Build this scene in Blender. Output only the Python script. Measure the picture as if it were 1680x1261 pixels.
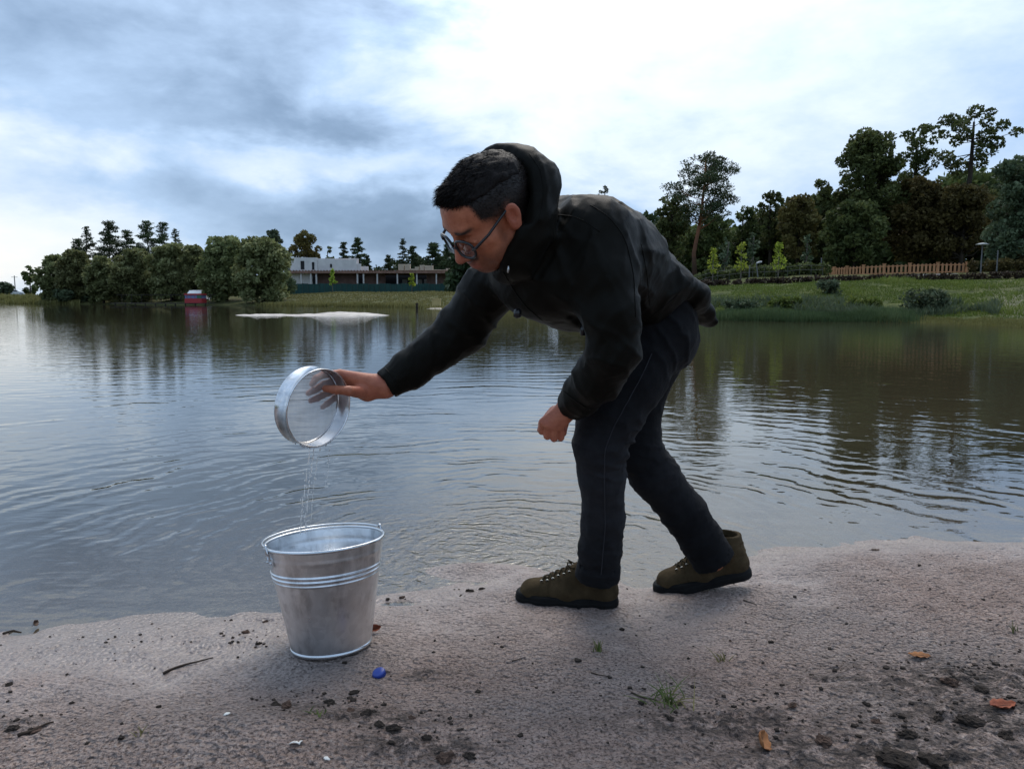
import bpy, math, random
import numpy as np
from mathutils import Vector, Matrix, Euler

# ------------------------------------------------------------------ camera, sky, sun, exposure
SC = bpy.context.scene
for o in list(bpy.data.objects):
    bpy.data.objects.remove(o, do_unlink=True)
COL = SC.collection
R = math.radians
CAM_Z, PITCH, FPX = 0.89, R(6.45), 1260.0

cam_d = bpy.data.cameras.new('camera')
cam_d.sensor_width = 36.0
cam_d.lens = 36.0 * FPX / 1680.0
cam_d.clip_start, cam_d.clip_end = 0.05, 3000.0
cam = bpy.data.objects.new('camera', cam_d)
cam.location = (0, 0, CAM_Z)
cam.rotation_euler = (R(90) - PITCH, 0, 0)
COL.objects.link(cam)
SC.camera = cam

SUN_AZ, SUN_EL = R(8.0), R(57.0)          # high behind the clouds, ahead of the camera
sun_dir = Vector((math.sin(SUN_AZ) * math.cos(SUN_EL), math.cos(SUN_AZ) * math.cos(SUN_EL), math.sin(SUN_EL)))
sun_d = bpy.data.lights.new('sun', 'SUN')
sun_d.energy = 0.9
sun_d.angle = R(30)
sun_d.color = (1.0, 0.92, 0.82)
sun = bpy.data.objects.new('sun', sun_d)
sun.rotation_euler = (-sun_dir).to_track_quat('-Z', 'Y').to_euler()
sun.location = (0, 0, 30)
COL.objects.link(sun)

SC.view_settings.view_transform = 'Standard'
SC.view_settings.look = 'None'
SC.view_settings.gamma = 1.0
SC.view_settings.exposure = 0.18
SC.view_settings.use_curve_mapping = False
SC.render.engine = 'CYCLES'
SC.cycles.use_denoising = True
SC.cycles.max_bounces = 8
SC.cycles.transparent_max_bounces = 12
SC.cycles.caustics_reflective = False
SC.cycles.caustics_refractive = False


class NT:
    """small helper round a node tree"""
    def __init__(self, tree):
        self.t = tree
        self.n = tree.nodes
        self.n.clear()

    def add(self, typ, ins=None, **props):
        nd = self.n.new(typ)
        for k, v in props.items():
            setattr(nd, k, v)
        for k, v in (ins or {}).items():
            s = nd.inputs[k]
            if isinstance(v, bpy.types.NodeSocket):
                self.t.links.new(v, s)
            elif isinstance(v, bpy.types.Node):
                self.t.links.new(v.outputs[0], s)
            else:
                s.default_value = v
        return nd

    def m(self, op, a, b=None, c=None, clamp=False):
        nd = self.n.new('ShaderNodeMath')
        nd.operation = op
        nd.use_clamp = clamp
        for i, v in enumerate((a, b, c)):
            if v is None:
                continue
            if isinstance(v, bpy.types.NodeSocket):
                self.t.links.new(v, nd.inputs[i])
            else:
                nd.inputs[i].default_value = v
        return nd.outputs[0]

    def vm(self, op, a, b=None, s=None):
        nd = self.n.new('ShaderNodeVectorMath')
        nd.operation = op
        for i, v in enumerate((a, b)):
            if v is None:
                continue
            if isinstance(v, bpy.types.NodeSocket):
                self.t.links.new(v, nd.inputs[i])
            else:
                nd.inputs[i].default_value = v
        if s is not None:
            if isinstance(s, bpy.types.NodeSocket):
                self.t.links.new(s, nd.inputs[3])
            else:
                nd.inputs[3].default_value = s
        return nd.outputs['Value'] if op in ('DOT_PRODUCT', 'LENGTH', 'DISTANCE') else nd.outputs[0]

    def mix(self, f, a, b, mode='MIX'):
        nd = self.n.new('ShaderNodeMix')
        nd.data_type = 'RGBA'
        nd.blend_type = mode
        for i, v in ((0, f), (6, a), (7, b)):
            if isinstance(v, bpy.types.NodeSocket):
                self.t.links.new(v, nd.inputs[i])
            else:
                if i and len(v) == 3:
                    v = (*v, 1.0)
                nd.inputs[i].default_value = v
        return nd.outputs[2]

    def ramp(self, f, stops, interp='LINEAR'):
        nd = self.n.new('ShaderNodeValToRGB')
        nd.color_ramp.interpolation = interp
        el = nd.color_ramp.elements
        while len(el) < len(stops):
            el.new(0.5)
        for e, (p, c) in zip(el, stops):
            e.position = p
            if not hasattr(c, '__len__'):
                c = (c, c, c)
            e.color = (*c[:3], 1.0)
        self.t.links.new(f, nd.inputs[0])
        return nd.outputs[0]

    def noise(self, vec, scale, detail=4.0, rough=0.5, dist=0.0, dims='3D'):
        nd = self.n.new('ShaderNodeTexNoise')
        nd.noise_dimensions = dims
        if vec is not None:
            self.t.links.new(vec, nd.inputs['Vector'])
        nd.inputs['Scale'].default_value = scale
        nd.inputs['Detail'].default_value = detail
        nd.inputs['Roughness'].default_value = rough
        nd.inputs['Distortion'].default_value = dist
        return nd.outputs[0]

    def link(self, a, b):
        self.t.links.new(a, b)


def build_world():
    w = bpy.data.worlds.new('World')
    SC.world = w
    w.use_nodes = True
    T = NT(w.node_tree)
    tc = T.add('ShaderNodeTexCoord')
    d = T.vm('NORMALIZE', tc.outputs['Generated'])
    sx = T.add('ShaderNodeSeparateXYZ', {0: d})
    x, y, z = sx.outputs
    az = T.m('ARCTAN2', x, y)
    el = T.m('ARCSINE', z)
    Pd = T.vm('MULTIPLY', d, (1.0, 1.0, 2.2))
    big = T.noise(T.vm('ADD', Pd, (3.1, 0.4, 1.0)), 2.3, 2.0, 0.5)
    mid = T.noise(T.vm('ADD', Pd, (1.7, 8.2, 2.0)), 5.2, 6.0, 0.55, 0.25)
    fine = T.noise(T.vm('ADD', Pd, (9.0, 2.0, 5.0)), 17.0, 4.0, 0.6)
    az_w = T.m('MULTIPLY_ADD', T.m('SUBTRACT', mid, 0.5), 0.55, az)
    el_w = T.m('MULTIPLY_ADD', T.m('SUBTRACT', T.noise(T.vm('ADD', Pd, (5.0, 3.0, 7.0)), 5.5, 5.0, 0.58), 0.5), 0.16, el)

    def gauss(a0, e0, wa, we, warp=False):
        p = T.m('DIVIDE', T.m('SUBTRACT', az_w if warp else az, R(a0)), R(wa))
        q = T.m('DIVIDE', T.m('SUBTRACT', el_w if warp else el, R(e0)), R(we))
        s = T.m('ADD', T.m('MULTIPLY', p, p), T.m('MULTIPLY', q, q))
        return T.m('EXPONENT', T.m('MULTIPLY', s, -1.0))
    glow = gauss(6, 33, 19, 16, True)
    s = T.m('MULTIPLY_ADD', big, 0.35, 0.32)
    s = T.m('MULTIPLY_ADD', T.m('SUBTRACT', mid, 0.5), 0.82, s)
    s = T.m('MULTIPLY_ADD', T.m('SUBTRACT', fine, 0.5), 0.22, s)
    for (a0, e0, wa, we, k) in ((-34, 3.0, 13, 3.6, 0.34),      # clearing low on the left
                                (-10, 5.5, 14, 2.6, -0.34),     # slate bank low in the middle
                                (-20, 9.6, 15, 1.7, 0.20),      # pale shelf over it
                                (-16, 12.2, 9, 1.5, -0.20),     # dark belly over the shelf
                                (-24, 17.0, 15, 4.0, -0.13),
                                (12, 14.0, 16, 9.0, 0.14),
                                (24, 8.0, 16, 5.0, 0.04)):
        s = T.m('MULTIPLY_ADD', gauss(a0, e0, wa, we, True), k, s)
    s = T.m('MULTIPLY_ADD', glow, 0.66, s)
    col = T.ramp(s, [(0.0, (0.13, 0.215, 0.35)), (0.22, (0.22, 0.335, 0.51)), (0.5, (0.45, 0.62, 0.87)),
                     (0.75, (0.78, 0.885, 1.0)), (1.0, (1.0, 1.0, 1.0))])
    sky = T.add('ShaderNodeTexSky', sky_type='NISHITA', sun_disc=False, sun_elevation=SUN_EL, sun_rotation=SUN_AZ)
    blue = T.vm('SCALE', sky.outputs[0], s=0.08)
    col = T.mix(0.12, col, blue)
    warm = T.mix(gauss(-36, 1.5, 12, 3.5), (1, 1, 1), (1.06, 1.0, 0.93))
    col = T.mix(1.0, col, warm, 'MULTIPLY')
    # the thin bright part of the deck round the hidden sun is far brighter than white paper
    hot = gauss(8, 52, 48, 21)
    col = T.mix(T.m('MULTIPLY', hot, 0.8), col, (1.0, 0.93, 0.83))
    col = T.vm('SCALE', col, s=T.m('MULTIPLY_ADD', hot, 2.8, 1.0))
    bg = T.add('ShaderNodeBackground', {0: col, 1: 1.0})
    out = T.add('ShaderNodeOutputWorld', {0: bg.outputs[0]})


build_world()

# ------------------------------------------------------------------ helpers
cp_, sp_ = math.cos(PITCH), math.sin(PITCH)


def ray(px, py):
    u = (px - 840.0) / FPX
    v = -(py - 630.5) / FPX
    return np.array((u, cp_ + v * sp_, -sp_ + v * cp_))


def at(px, py, Y):
    """the point of the place that stands Y metres ahead and is seen at this spot"""
    d = ray(px, py)
    return np.array((0, 0, CAM_Z)) + d * (Y / d[1])


def gp(px, py, z=0.0):
    d = ray(px, py)
    return np.array((0, 0, CAM_Z)) + d * ((z - CAM_Z) / d[2])


_rng_tab = np.random.default_rng(12345).random(65536)


def _h(ix, iy, iz):
    return _rng_tab[(ix * 374761 + iy * 668265 + iz * 974711 + ((ix * iy) & 255) * 31 + ((iy ^ iz) & 255) * 97) & 65535]


def vnoise(P, scale=1.0, seed=0):
    """value noise in -1..1; P (...,3)"""
    Q = np.asarray(P, float) * scale + seed * 17.31
    I = np.floor(Q).astype(np.int64)
    F = Q - I
    F = F * F * (3 - 2 * F)
    x, y, z = I[..., 0], I[..., 1], I[..., 2]
    fx, fy, fz = F[..., 0], F[..., 1], F[..., 2]
    r = 0
    for dx in (0, 1):
        wx = fx if dx else 1 - fx
        for dy in (0, 1):
            wy = fy if dy else 1 - fy
            for dz in (0, 1):
                wz = fz if dz else 1 - fz
                r = r + wx * wy * wz * _h(x + dx, y + dy, z + dz)
    return r * 2 - 1


def fbm(P, scale=1.0, octv=4, seed=0, gain=0.5):
    P = np.asarray(P, float)
    r, a = 0, 1.0
    for k in range(octv):
        r = r + a * vnoise(P, scale * 2.03 ** k, seed + k * 3)
        a *= gain
    return r


def smooth(a, b, x):
    t = np.clip((x - a) / (b - a), 0, 1)
    return t * t * (3 - 2 * t)


def np_mesh(name, V, F, smooth_shade=True):
    """mesh from numpy verts and a list of face index arrays (n,3)/(n,4)"""
    me = bpy.data.meshes.new(name)
    V = np.asarray(V, np.float32)
    if not isinstance(F, (list, tuple)):
        F = [F]
    F = [np.asarray(f, np.int32) for f in F if len(f)]
    nl = sum(f.size for f in F)
    npoly = sum(len(f) for f in F)
    me.vertices.add(len(V))
    me.vertices.foreach_set('co', V.ravel())
    me.loops.add(nl)
    me.loops.foreach_set('vertex_index', np.concatenate([f.ravel() for f in F]))
    me.polygons.add(npoly)
    tot = np.concatenate([np.full(len(f), f.shape[1], np.int32) for f in F])
    st = np.concatenate([[0], np.cumsum(tot)[:-1]]).astype(np.int32)
    me.polygons.foreach_set('loop_start', st)
    me.polygons.foreach_set('loop_total', tot)
    me.polygons.foreach_set('use_smooth', np.full(npoly, bool(smooth_shade)))
    me.update(calc_edges=True)
    me.validate()
    return me


def set_attr(me, name, vals):
    a = me.attributes.new(name, 'FLOAT', 'POINT')
    a.data.foreach_set('value', np.asarray(vals, np.float32).ravel())


def link(name, me, mat=None, parent=None):
    o = bpy.data.objects.new(name, me)
    COL.objects.link(o)
    if mat is not None and me is not None:
        if len(me.materials) == 0:
            me.materials.append(mat)
    if parent is not None:
        o.parent = parent
        o.matrix_parent_inverse = Matrix.Translation(-Vector(parent.location)) if parent.parent is None and parent.rotation_euler == Euler((0, 0, 0)) else parent.matrix_basis.inverted()
    return o


def tag(o, label=None, cat=None, group=None, kind=None):
    if label:
        o['label'] = label
    if cat:
        o['category'] = cat
    if group:
        o['group'] = group
    if kind:
        o['kind'] = kind
    return o


def empty(name, loc, label, cat, group=None):
    o = bpy.data.objects.new(name, None)
    o.location = tuple(float(c) for c in loc)
    o.empty_display_size = 0.1
    COL.objects.link(o)
    return tag(o, label, cat, group)


class MB:
    """collects pieces into one mesh"""
    def __init__(self):
        self.V, self.Q, self.T, self.n = [], [], [], 0

    def add(self, V, Q=None, T=None):
        V = np.asarray(V, float)
        if Q is not None and len(Q):
            self.Q.append(np.asarray(Q) + self.n)
        if T is not None and len(T):
            self.T.append(np.asarray(T) + self.n)
        self.V.append(V)
        self.n += len(V)
        return self

    def box(self, c, s, rz=0.0, M=None):
        c = np.asarray(c, float)
        h = np.asarray(s, float) / 2
        P = np.array([(i, j, k) for i in (-1, 1) for j in (-1, 1) for k in (-1, 1)], float) * h
        if M is not None:
            P = P @ np.asarray(M).T
        elif rz:
            a, b = math.cos(rz), math.sin(rz)
            P = np.stack([P[:, 0] * a - P[:, 1] * b, P[:, 0] * b + P[:, 1] * a, P[:, 2]], 1)
        return self.add(P + c, [(0, 1, 3, 2), (4, 6, 7, 5), (0, 4, 5, 1), (2, 3, 7, 6), (0, 2, 6, 4), (1, 5, 7, 3)])

    def tube(self, pts, rad, n=8, closed=False, cap=True):
        pts = np.asarray(pts, float)
        k = len(pts)
        rad = np.broadcast_to(np.asarray(rad, float), (k,))
        if closed:
            tan = np.roll(pts, -1, 0) - np.roll(pts, 1, 0)
        else:
            tan = np.gradient(pts, axis=0)
        tan /= np.maximum(np.linalg.norm(tan, axis=1, keepdims=True), 1e-9)
        ref = np.array((0, 0, 1.0)) if abs(tan[0][2]) < 0.9 else np.array((1.0, 0, 0))
        V = []
        a = ref - tan[0] * (ref @ tan[0])
        a /= np.linalg.norm(a)
        th = np.arange(n) * 2 * math.pi / n
        for i in range(k):
            a = a - tan[i] * (a @ tan[i])
            a /= np.linalg.norm(a)
            b = np.cross(tan[i], a)
            V.append(pts[i] + rad[i] * (np.cos(th)[:, None] * a + np.sin(th)[:, None] * b))
        V = np.concatenate(V)
        Q = []
        j = np.arange(n)
        jn = (j + 1) % n
        for i in range(k if closed else k - 1):
            b0, b1 = i * n, ((i + 1) % k) * n
            Q.append(np.stack([b0 + j, b0 + jn, b1 + jn, b1 + j], 1))
        T = []
        if cap and not closed:
            V = np.concatenate([V, pts[:1], pts[-1:]])
            c0, c1 = k * n, k * n + 1
            T = np.concatenate([np.stack([np.full(n, c0), jn, j], 1), np.stack([np.full(n, c1), (k - 1) * n + j, (k - 1) * n + jn], 1)])
        return self.add(V, np.concatenate(Q), T)

    def lathe(self, prof, n=48, c=(0, 0, 0), M=None):
        """prof: list of (r,z), closed round z"""
        th = np.arange(n) * 2 * math.pi / n
        V = np.concatenate([np.stack([r * np.cos(th), r * np.sin(th), np.full(n, z)], 1) for r, z in prof])
        if M is not None:
            V = V @ np.asarray(M).T
        j = np.arange(n)
        jn = (j + 1) % n
        Q = np.concatenate([np.stack([i * n + j, i * n + jn, (i + 1) * n + jn, (i + 1) * n + j], 1) for i in range(len(prof) - 1)])
        return self.add(V + np.asarray(c, float), Q)

    def mesh(self, name, smooth_shade=False):
        F = []
        if self.Q:
            F.append(np.concatenate(self.Q))
        if self.T:
            F.append(np.concatenate(self.T))
        return np_mesh(name, np.concatenate(self.V), F, smooth_shade)

    def obj(self, name, mat, parent=None, smooth_shade=False):
        return link(name, self.mesh(name, smooth_shade), mat, parent)


MATS = {}


def mat(name):
    """decorator-free material factory: returns (material, NT, principled)"""
    m = bpy.data.materials.new(name)
    m.use_nodes = True
    T = NT(m.node_tree)
    b = T.add('ShaderNodeBsdfPrincipled')
    T.add('ShaderNodeOutputMaterial', {0: b.outputs[0]})
    MATS[name] = m
    return m, T, b


def setp(T, b, col=None, rough=None, metal=None, spec=None, normal=None, **kw):
    def s(k, v):
        i = b.inputs[k]
        if isinstance(v, bpy.types.NodeSocket):
            T.link(v, i)
        elif k in ('Base Color',) and len(v) == 3:
            i.default_value = (*v, 1)
        else:
            i.default_value = v
    for k, v in (('Base Color', col), ('Roughness', rough), ('Metallic', metal), ('Specular IOR Level', spec), ('Normal', normal)):
        if v is not None:
            s(k, v)
    for k, v in kw.items():
        s(k, v)


def plain(name, col, rough=0.6, metal=0.0, spec=0.4, var=0.15, scale=8.0, bump=0.0, bscale=40.0, bdist=0.002):
    """painted or raw surface with a little uneven colour"""
    m, T, b = mat(name)
    tc = T.add('ShaderNodeTexCoord')
    P = tc.outputs['Object']
    n = T.noise(P, scale, 5, 0.6)
    c0 = tuple(c * (1 - var) for c in col)
    c1 = tuple(min(1, c * (1 + var)) for c in col)
    cc = T.ramp(n, [(0.3, c0), (0.7, c1)])
    nm = None
    if bump:
        h = T.noise(P, bscale, 4, 0.6)
        nm = T.add('ShaderNodeBump', {'Strength': bump, 'Distance': bdist, 'Height': h}).outputs[0]
    setp(T, b, cc, rough, metal, spec, nm)
    return m
# ------------------------------------------------------------------ the land: shorelines and heights
TPX = np.array([-900, -600, 0, 60, 200, 330, 420, 480, 560, 680, 700, 840, 1000, 1160, 1300, 1450, 1560, 1680, 1900, 2600], float)
T_SH = np.array([150, 140, 112, 107, 100, 92, 86, 80, 75, 70, 60, 56, 45, 31, 29, 29, 27, 23.8, 20, 16], float)
T_H1 = np.array([1.4, 1.4, 1.4, 1.3, 1.2, 1.0, 1.0, 1.2, 1.45, 1.5, 1.5, 1.45, 1.5, 1.5, 1.62, 1.74, 1.8, 1.85, 1.9, 1.9], float)
T_L = np.array([15, 15, 12, 12, 12, 12, 14, 20, 25, 28, 36, 36, 20, 12, 12, 13, 15, 16, 16, 16], float)

# waterline of the near beach, read along the photograph's edge of the water
_sl = [(-700, 1120), (-300, 1075), (0, 1043), (120, 1030), (240, 1019), (380, 1012), (440, 1003), (520, 996), (600, 990), (640, 984), (700, 976), (770, 962),
       (840, 946), (900, 941), (960, 946), (1005, 954), (1045, 967), (1078, 962), (1105, 944), (1140, 927), (1200, 912), (1300, 899), (1400, 893), (1500, 889), (1680, 888), (2100, 880), (2600, 870)]
_sp = np.array([gp(a, b, 0.0) for a, b in _sl])
SLX, SLY = _sp[:, 0], _sp[:, 1]


def shore_y(x):
    return np.interp(x, SLX, SLY)


def far_z(x, y):
    r = np.hypot(x, y)
    azi = np.clip(np.arctan2(x, y), -R(52), R(52))
    ye = r * np.cos(azi)
    px = 840 + FPX * 1.0064 * np.tan(azi)
    Ys, H1, L = np.interp(px, TPX, T_SH), np.interp(px, TPX, T_H1), np.interp(px, TPX, T_L)
    s = ye - Ys
    P = np.stack([x, y, np.zeros_like(x)], -1)
    wob = fbm(P, 0.12, 3, 5) * 1.2
    s = s + wob * smooth(10, 40, ye) * 0.8
    z = np.where(s < 0, -np.minimum(1.6, -s * 0.12), 0)
    t = np.clip(s / L, 0, 1)
    z = z + H1 * (0.35 * t + 0.65 * t * t * (3 - 2 * t)) * (s > 0)
    right = smooth(1040, 1220, px)
    z = z + right * smooth(L + 2.0, L + 9.0, s) * 0.68
    mid = smooth(430, 520, px) * (1 - smooth(1000, 1100, px))
    z = z + mid * smooth(L + 20, L + 70, s) * 0.25
    z = z + (fbm(P, 0.55, 3, 9) * 0.07 + fbm(P, 0.16, 2, 2) * 0.10) * smooth(0.5, 4, s)
    return z


def near_z(x, y):
    """beach: gentle slope with low mounds, going on under the water"""
    d = shore_y(x) - y
    P = np.stack([x, y, np.zeros_like(x)], -1)
    d = d + fbm(P, 2.2, 3, 21) * 0.035 + fbm(P, 9.0, 2, 25) * 0.008
    z = np.where(d > 0, 0.014 + 0.048 * d - 0.014 * np.exp(-np.maximum(d, 0) / 0.07), 0.0)
    dd = np.maximum(-d, 0)
    z = np.where(d <= 0, -(0.055 * np.minimum(dd, 1.5) + 0.18 * np.clip(dd - 1.5, 0, 6)), z)
    m = gp(770, 934, 0.0)
    z = z + 0.028 * np.exp(-(((x - m[0]) / 0.16) ** 2 + ((y - m[1]) / 0.07) ** 2))
    k = smooth(0.05, 0.35, d)
    z = z + k * (fbm(P, 1.6, 3, 31) * 0.012)
    m = gp(430, 1215, 0.05)
    z = z + k * 0.045 * np.exp(-(((x - m[0]) / 0.34) ** 2 + ((y - m[1]) / 0.12) ** 2))
    m = gp(1500, 1180, 0.05)
    z = z + k * 0.02 * np.exp(-(((x - m[0]) / 0.5) ** 2 + ((y - m[1]) / 0.2) ** 2))
    return z


def nz1(x, y):
    return float(near_z(np.array([float(x)]), np.array([float(y)]))[0])


def fz1(x, y):
    return float(far_z(np.array([float(x)]), np.array([float(y)]))[0])


def on_beach(px, py):
    """point of the beach seen at this spot"""
    z = 0.02
    for _ in range(6):
        p = gp(px, py, z)
        z = nz1(p[0], p[1])
    p[2] = z
    return p


def on_far(px, Y):
    x = (px - 840) / FPX / 1.0064 * Y
    return np.array((x, Y, fz1(x, Y)))


def grid_faces(nr, nc, wrap=False):
    i, j = np.meshgrid(np.arange(nr - 1), np.arange(nc if wrap else nc - 1), indexing='ij')
    jn = (j + 1) % nc
    return np.stack([i * nc + j, i * nc + jn, (i + 1) * nc + jn, (i + 1) * nc + j], -1).reshape(-1, 4)


# --- materials of the land
def m_ground():
    m, T, b = mat('meadow_bank')
    g = T.add('ShaderNodeNewGeometry')
    P = g.outputs['Position']
    n1 = T.noise(P, 0.22, 5, 0.6)
    n2 = T.noise(P, 1.6, 5, 0.62)
    n3 = T.noise(T.vm('MULTIPLY', P, (1, 1, 3)), 7.0, 4, 0.6)
    green = T.ramp(n2, [(0.3, (0.035, 0.045, 0.014)), (0.5, (0.075, 0.095, 0.024)), (0.75, (0.14, 0.15, 0.045))])
    dry = T.ramp(n2, [(0.3, (0.05, 0.052, 0.024)), (0.6, (0.13, 0.115, 0.05)), (0.8, (0.2, 0.17, 0.085))])
    a = T.add('ShaderNodeAttribute', attribute_name='dry').outputs['Fac']
    f = T.m('ADD', T.m('MULTIPLY', T.m('SUBTRACT', n1, 0.5), 1.3), a, clamp=True)
    c = T.mix(f, green, dry)
    sd = T.add('ShaderNodeAttribute', attribute_name='sandy').outputs['Fac']
    sand = T.ramp(n3, [(0.3, (0.30, 0.26, 0.20)), (0.7, (0.45, 0.40, 0.33))])
    sf = T.m('MULTIPLY_ADD', T.m('SUBTRACT', n2, 0.5), 1.2, sd, clamp=True)
    c = T.mix(T.m('MULTIPLY', sf, sd, clamp=True), c, sand)
    c = T.mix(T.m('MULTIPLY', T.m('SUBTRACT', n3, 0.35, clamp=True), 0.8), c, (0.02, 0.025, 0.012))
    bp = T.add('ShaderNodeBump', {'Strength': 0.8, 'Distance': 0.25, 'Height': T.noise(P, 3.0, 6, 0.65)})
    setp(T, b, c, 0.9, 0, 0.1, bp.outputs[0])
    return m


def m_sand():
    m, T, b = mat('damp_sand')
    g = T.add('ShaderNodeNewGeometry')
    P = g.outputs['Position']
    z = T.add('ShaderNodeSeparateXYZ', {0: P}).outputs[2]
    big = T.noise(P, 1.7, 4, 0.6, 0.3)
    med = T.noise(P, 9.0, 5, 0.65)
    fin = T.noise(P, 60.0, 5, 0.7)
    gr = T.noise(P, 150.0, 3, 0.7)
    c = T.ramp(med, [(0.25, (0.25, 0.172, 0.14)), (0.5, (0.36, 0.262, 0.22)), (0.75, (0.47, 0.355, 0.305))])
    c = T.mix(T.m('MULTIPLY', T.ramp(big, [(0.42, 0.0), (0.66, 1.0)]), 0.55), c, (0.26, 0.235, 0.225))
    c = T.mix(T.ramp(gr, [(0.40, 0.85), (0.485, 0.0)]), c, (0.085, 0.060, 0.050))
    c = T.mix(T.ramp(gr, [(0.56, 0.0), (0.68, 0.6)]), c, (0.55, 0.47, 0.42))
    silt = T.add('ShaderNodeAttribute', attribute_name='soil').outputs['Fac']
    sf = T.m('MULTIPLY', silt, T.ramp(T.noise(P, 26.0, 5, 0.7), [(0.40, 0.0), (0.54, 1.0)]), clamp=True)
    c = T.mix(T.m('MULTIPLY', sf, 0.9), c, (0.035, 0.028, 0.024))
    wet0 = T.add('ShaderNodeAttribute', attribute_name='wet').outputs['Fac']
    wet = T.m('MULTIPLY_ADD', T.m('SUBTRACT', T.noise(P, 14.0, 4, 0.6), 0.5), 0.7, wet0, clamp=True)
    wet = T.m('MULTIPLY', wet, T.m('GREATER_THAN', wet0, 0.001))
    c = T.mix(T.m('MULTIPLY', wet, 0.5), c, (0.11, 0.085, 0.075))
    # rain pits and grain
    vo = T.add('ShaderNodeTexVoronoi', {'Vector': P, 'Scale': 48.0, 'Randomness': 1.0}, feature='F1')
    pit = T.ramp(vo.outputs['Distance'], [(0.1, 0.0), (0.5, 1.0)], 'EASE')
    vo2 = T.add('ShaderNodeTexVoronoi', {'Vector': P, 'Scale': 105.0, 'Randomness': 1.0}, feature='F1')
    h = T.m('MULTIPLY_ADD', pit, 0.75, T.m('MULTIPLY', fin, 1.0))
    h = T.m('MULTIPLY_ADD', vo2.outputs['Distance'], 0.5, h)
    h = T.m('MULTIPLY_ADD', gr, 0.4, h)
    hs = T.m('MULTIPLY_ADD', wet, -0.62, 1.0)
    bp = T.add('ShaderNodeBump', {'Strength': hs, 'Distance': 0.024, 'Height': h})
    rough = T.m('MULTIPLY_ADD', wet, -0.58, 0.88)
    setp(T, b, c, rough, 0, T.m('MULTIPLY_ADD', wet, 0.5, 0.25), bp.outputs[0])
    return m


def m_water():
    m = bpy.data.materials.new('lake_water')
    m.use_nodes = True
    T = NT(m.node_tree)
    g = T.add('ShaderNodeNewGeometry')
    P = g.outputs['Position']
    c0 = gp(800, 905, 0.0)
    q = T.vm('SUBTRACT', P, (float(c0[0]), float(c0[1]), 0.0))
    warp = T.noise(P, 1.1, 4, 0.55)
    r = T.m('MULTIPLY_ADD', T.m('SUBTRACT', warp, 0.5), 0.8, T.vm('LENGTH', q))
    ph = T.m('MULTIPLY', T.m('LOGARITHM', T.m('ADD', r, 0.55), math.e), 120.0)
    ring = T.m('SINE', ph)
    ring = T.m('MULTIPLY_ADD', T.m('SINE', T.m('MULTIPLY', ph, 0.57)), 0.8, ring)
    # crests are broken along their length
    brk = T.ramp(T.noise(P, 0.9, 4, 0.6, 0.6), [(0.38, 0.0), (0.66, 1.0)])
    rr = T.m('ADD', T.vm('LENGTH', q), 0.5)
    amp = T.m('DIVIDE', 0.0022, T.m('POWER', T.m('ADD', rr, 0.6), 0.42))
    amp = T.m('MULTIPLY', amp, T.m('MULTIPLY_ADD', T.m('EXPONENT', T.m('MULTIPLY', rr, -0.9)), -0.75, 1.0))
    amp = T.m('MULTIPLY', amp, T.m('EXPONENT', T.m('MULTIPLY', rr, -0.05)))
    h = T.m('MULTIPLY', T.m('MULTIPLY', ring, brk), amp)
    # light breeze
    wv = T.noise(T.vm('MULTIPLY', P, (0.45, 1.0, 1.0)), 6.5, 3, 0.5)
    gust = T.ramp(T.noise(T.vm('MULTIPLY', P, (1.0, 0.6, 1.0)), 0.06, 2, 0.5), [(0.34, 0.35), (0.6, 1.0)])
    h = T.m('MULTIPLY_ADD', T.m('MULTIPLY', T.m('SUBTRACT', wv, 0.5), gust), 0.0060, h)
    # chop where the sieve was dipped
    ch = T.noise(P, 22.0, 3, 0.55, 0.8)
    loc = T.m('EXPONENT', T.m('MULTIPLY', T.m('MULTIPLY', rr, rr), -1.3))
    h = T.m('MULTIPLY_ADD', T.m('MULTIPLY', T.m('SUBTRACT', ch, 0.5), loc), 0.016, h)
    bp = T.add('ShaderNodeBump', {'Strength': 1.0, 'Distance': 1.0, 'Height': h})
    fr = T.add('ShaderNodeFresnel', {'IOR': 1.62, 'Normal': bp.outputs[0]})
    gl = T.add('ShaderNodeBsdfGlossy', {'Color': (0.93, 0.95, 0.97, 1), 'Roughness': 0.02, 'Normal': bp.outputs[0]})
    tr = T.add('ShaderNodeBsdfTransparent', {'Color': (0.86, 0.84, 0.74, 1)})
    df = T.add('ShaderNodeBsdfDiffuse', {'Color': (0.055, 0.046, 0.026, 1)})
    dep = T.add('ShaderNodeAttribute', attribute_name='depth').outputs['Fac']
    under = T.add('ShaderNodeMixShader', {0: dep, 1: tr.outputs[0], 2: df.outputs[0]})
    mx = T.add('ShaderNodeMixShader', {0: fr.outputs[0], 1: under.outputs[0], 2: gl.outputs[0]})
    T.add('ShaderNodeOutputMaterial', {0: mx.outputs[0]})
    MATS['lake_water'] = m
    return m


M_GROUND, M_SAND, M_WATER = m_ground(), m_sand(), m_water()


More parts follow.
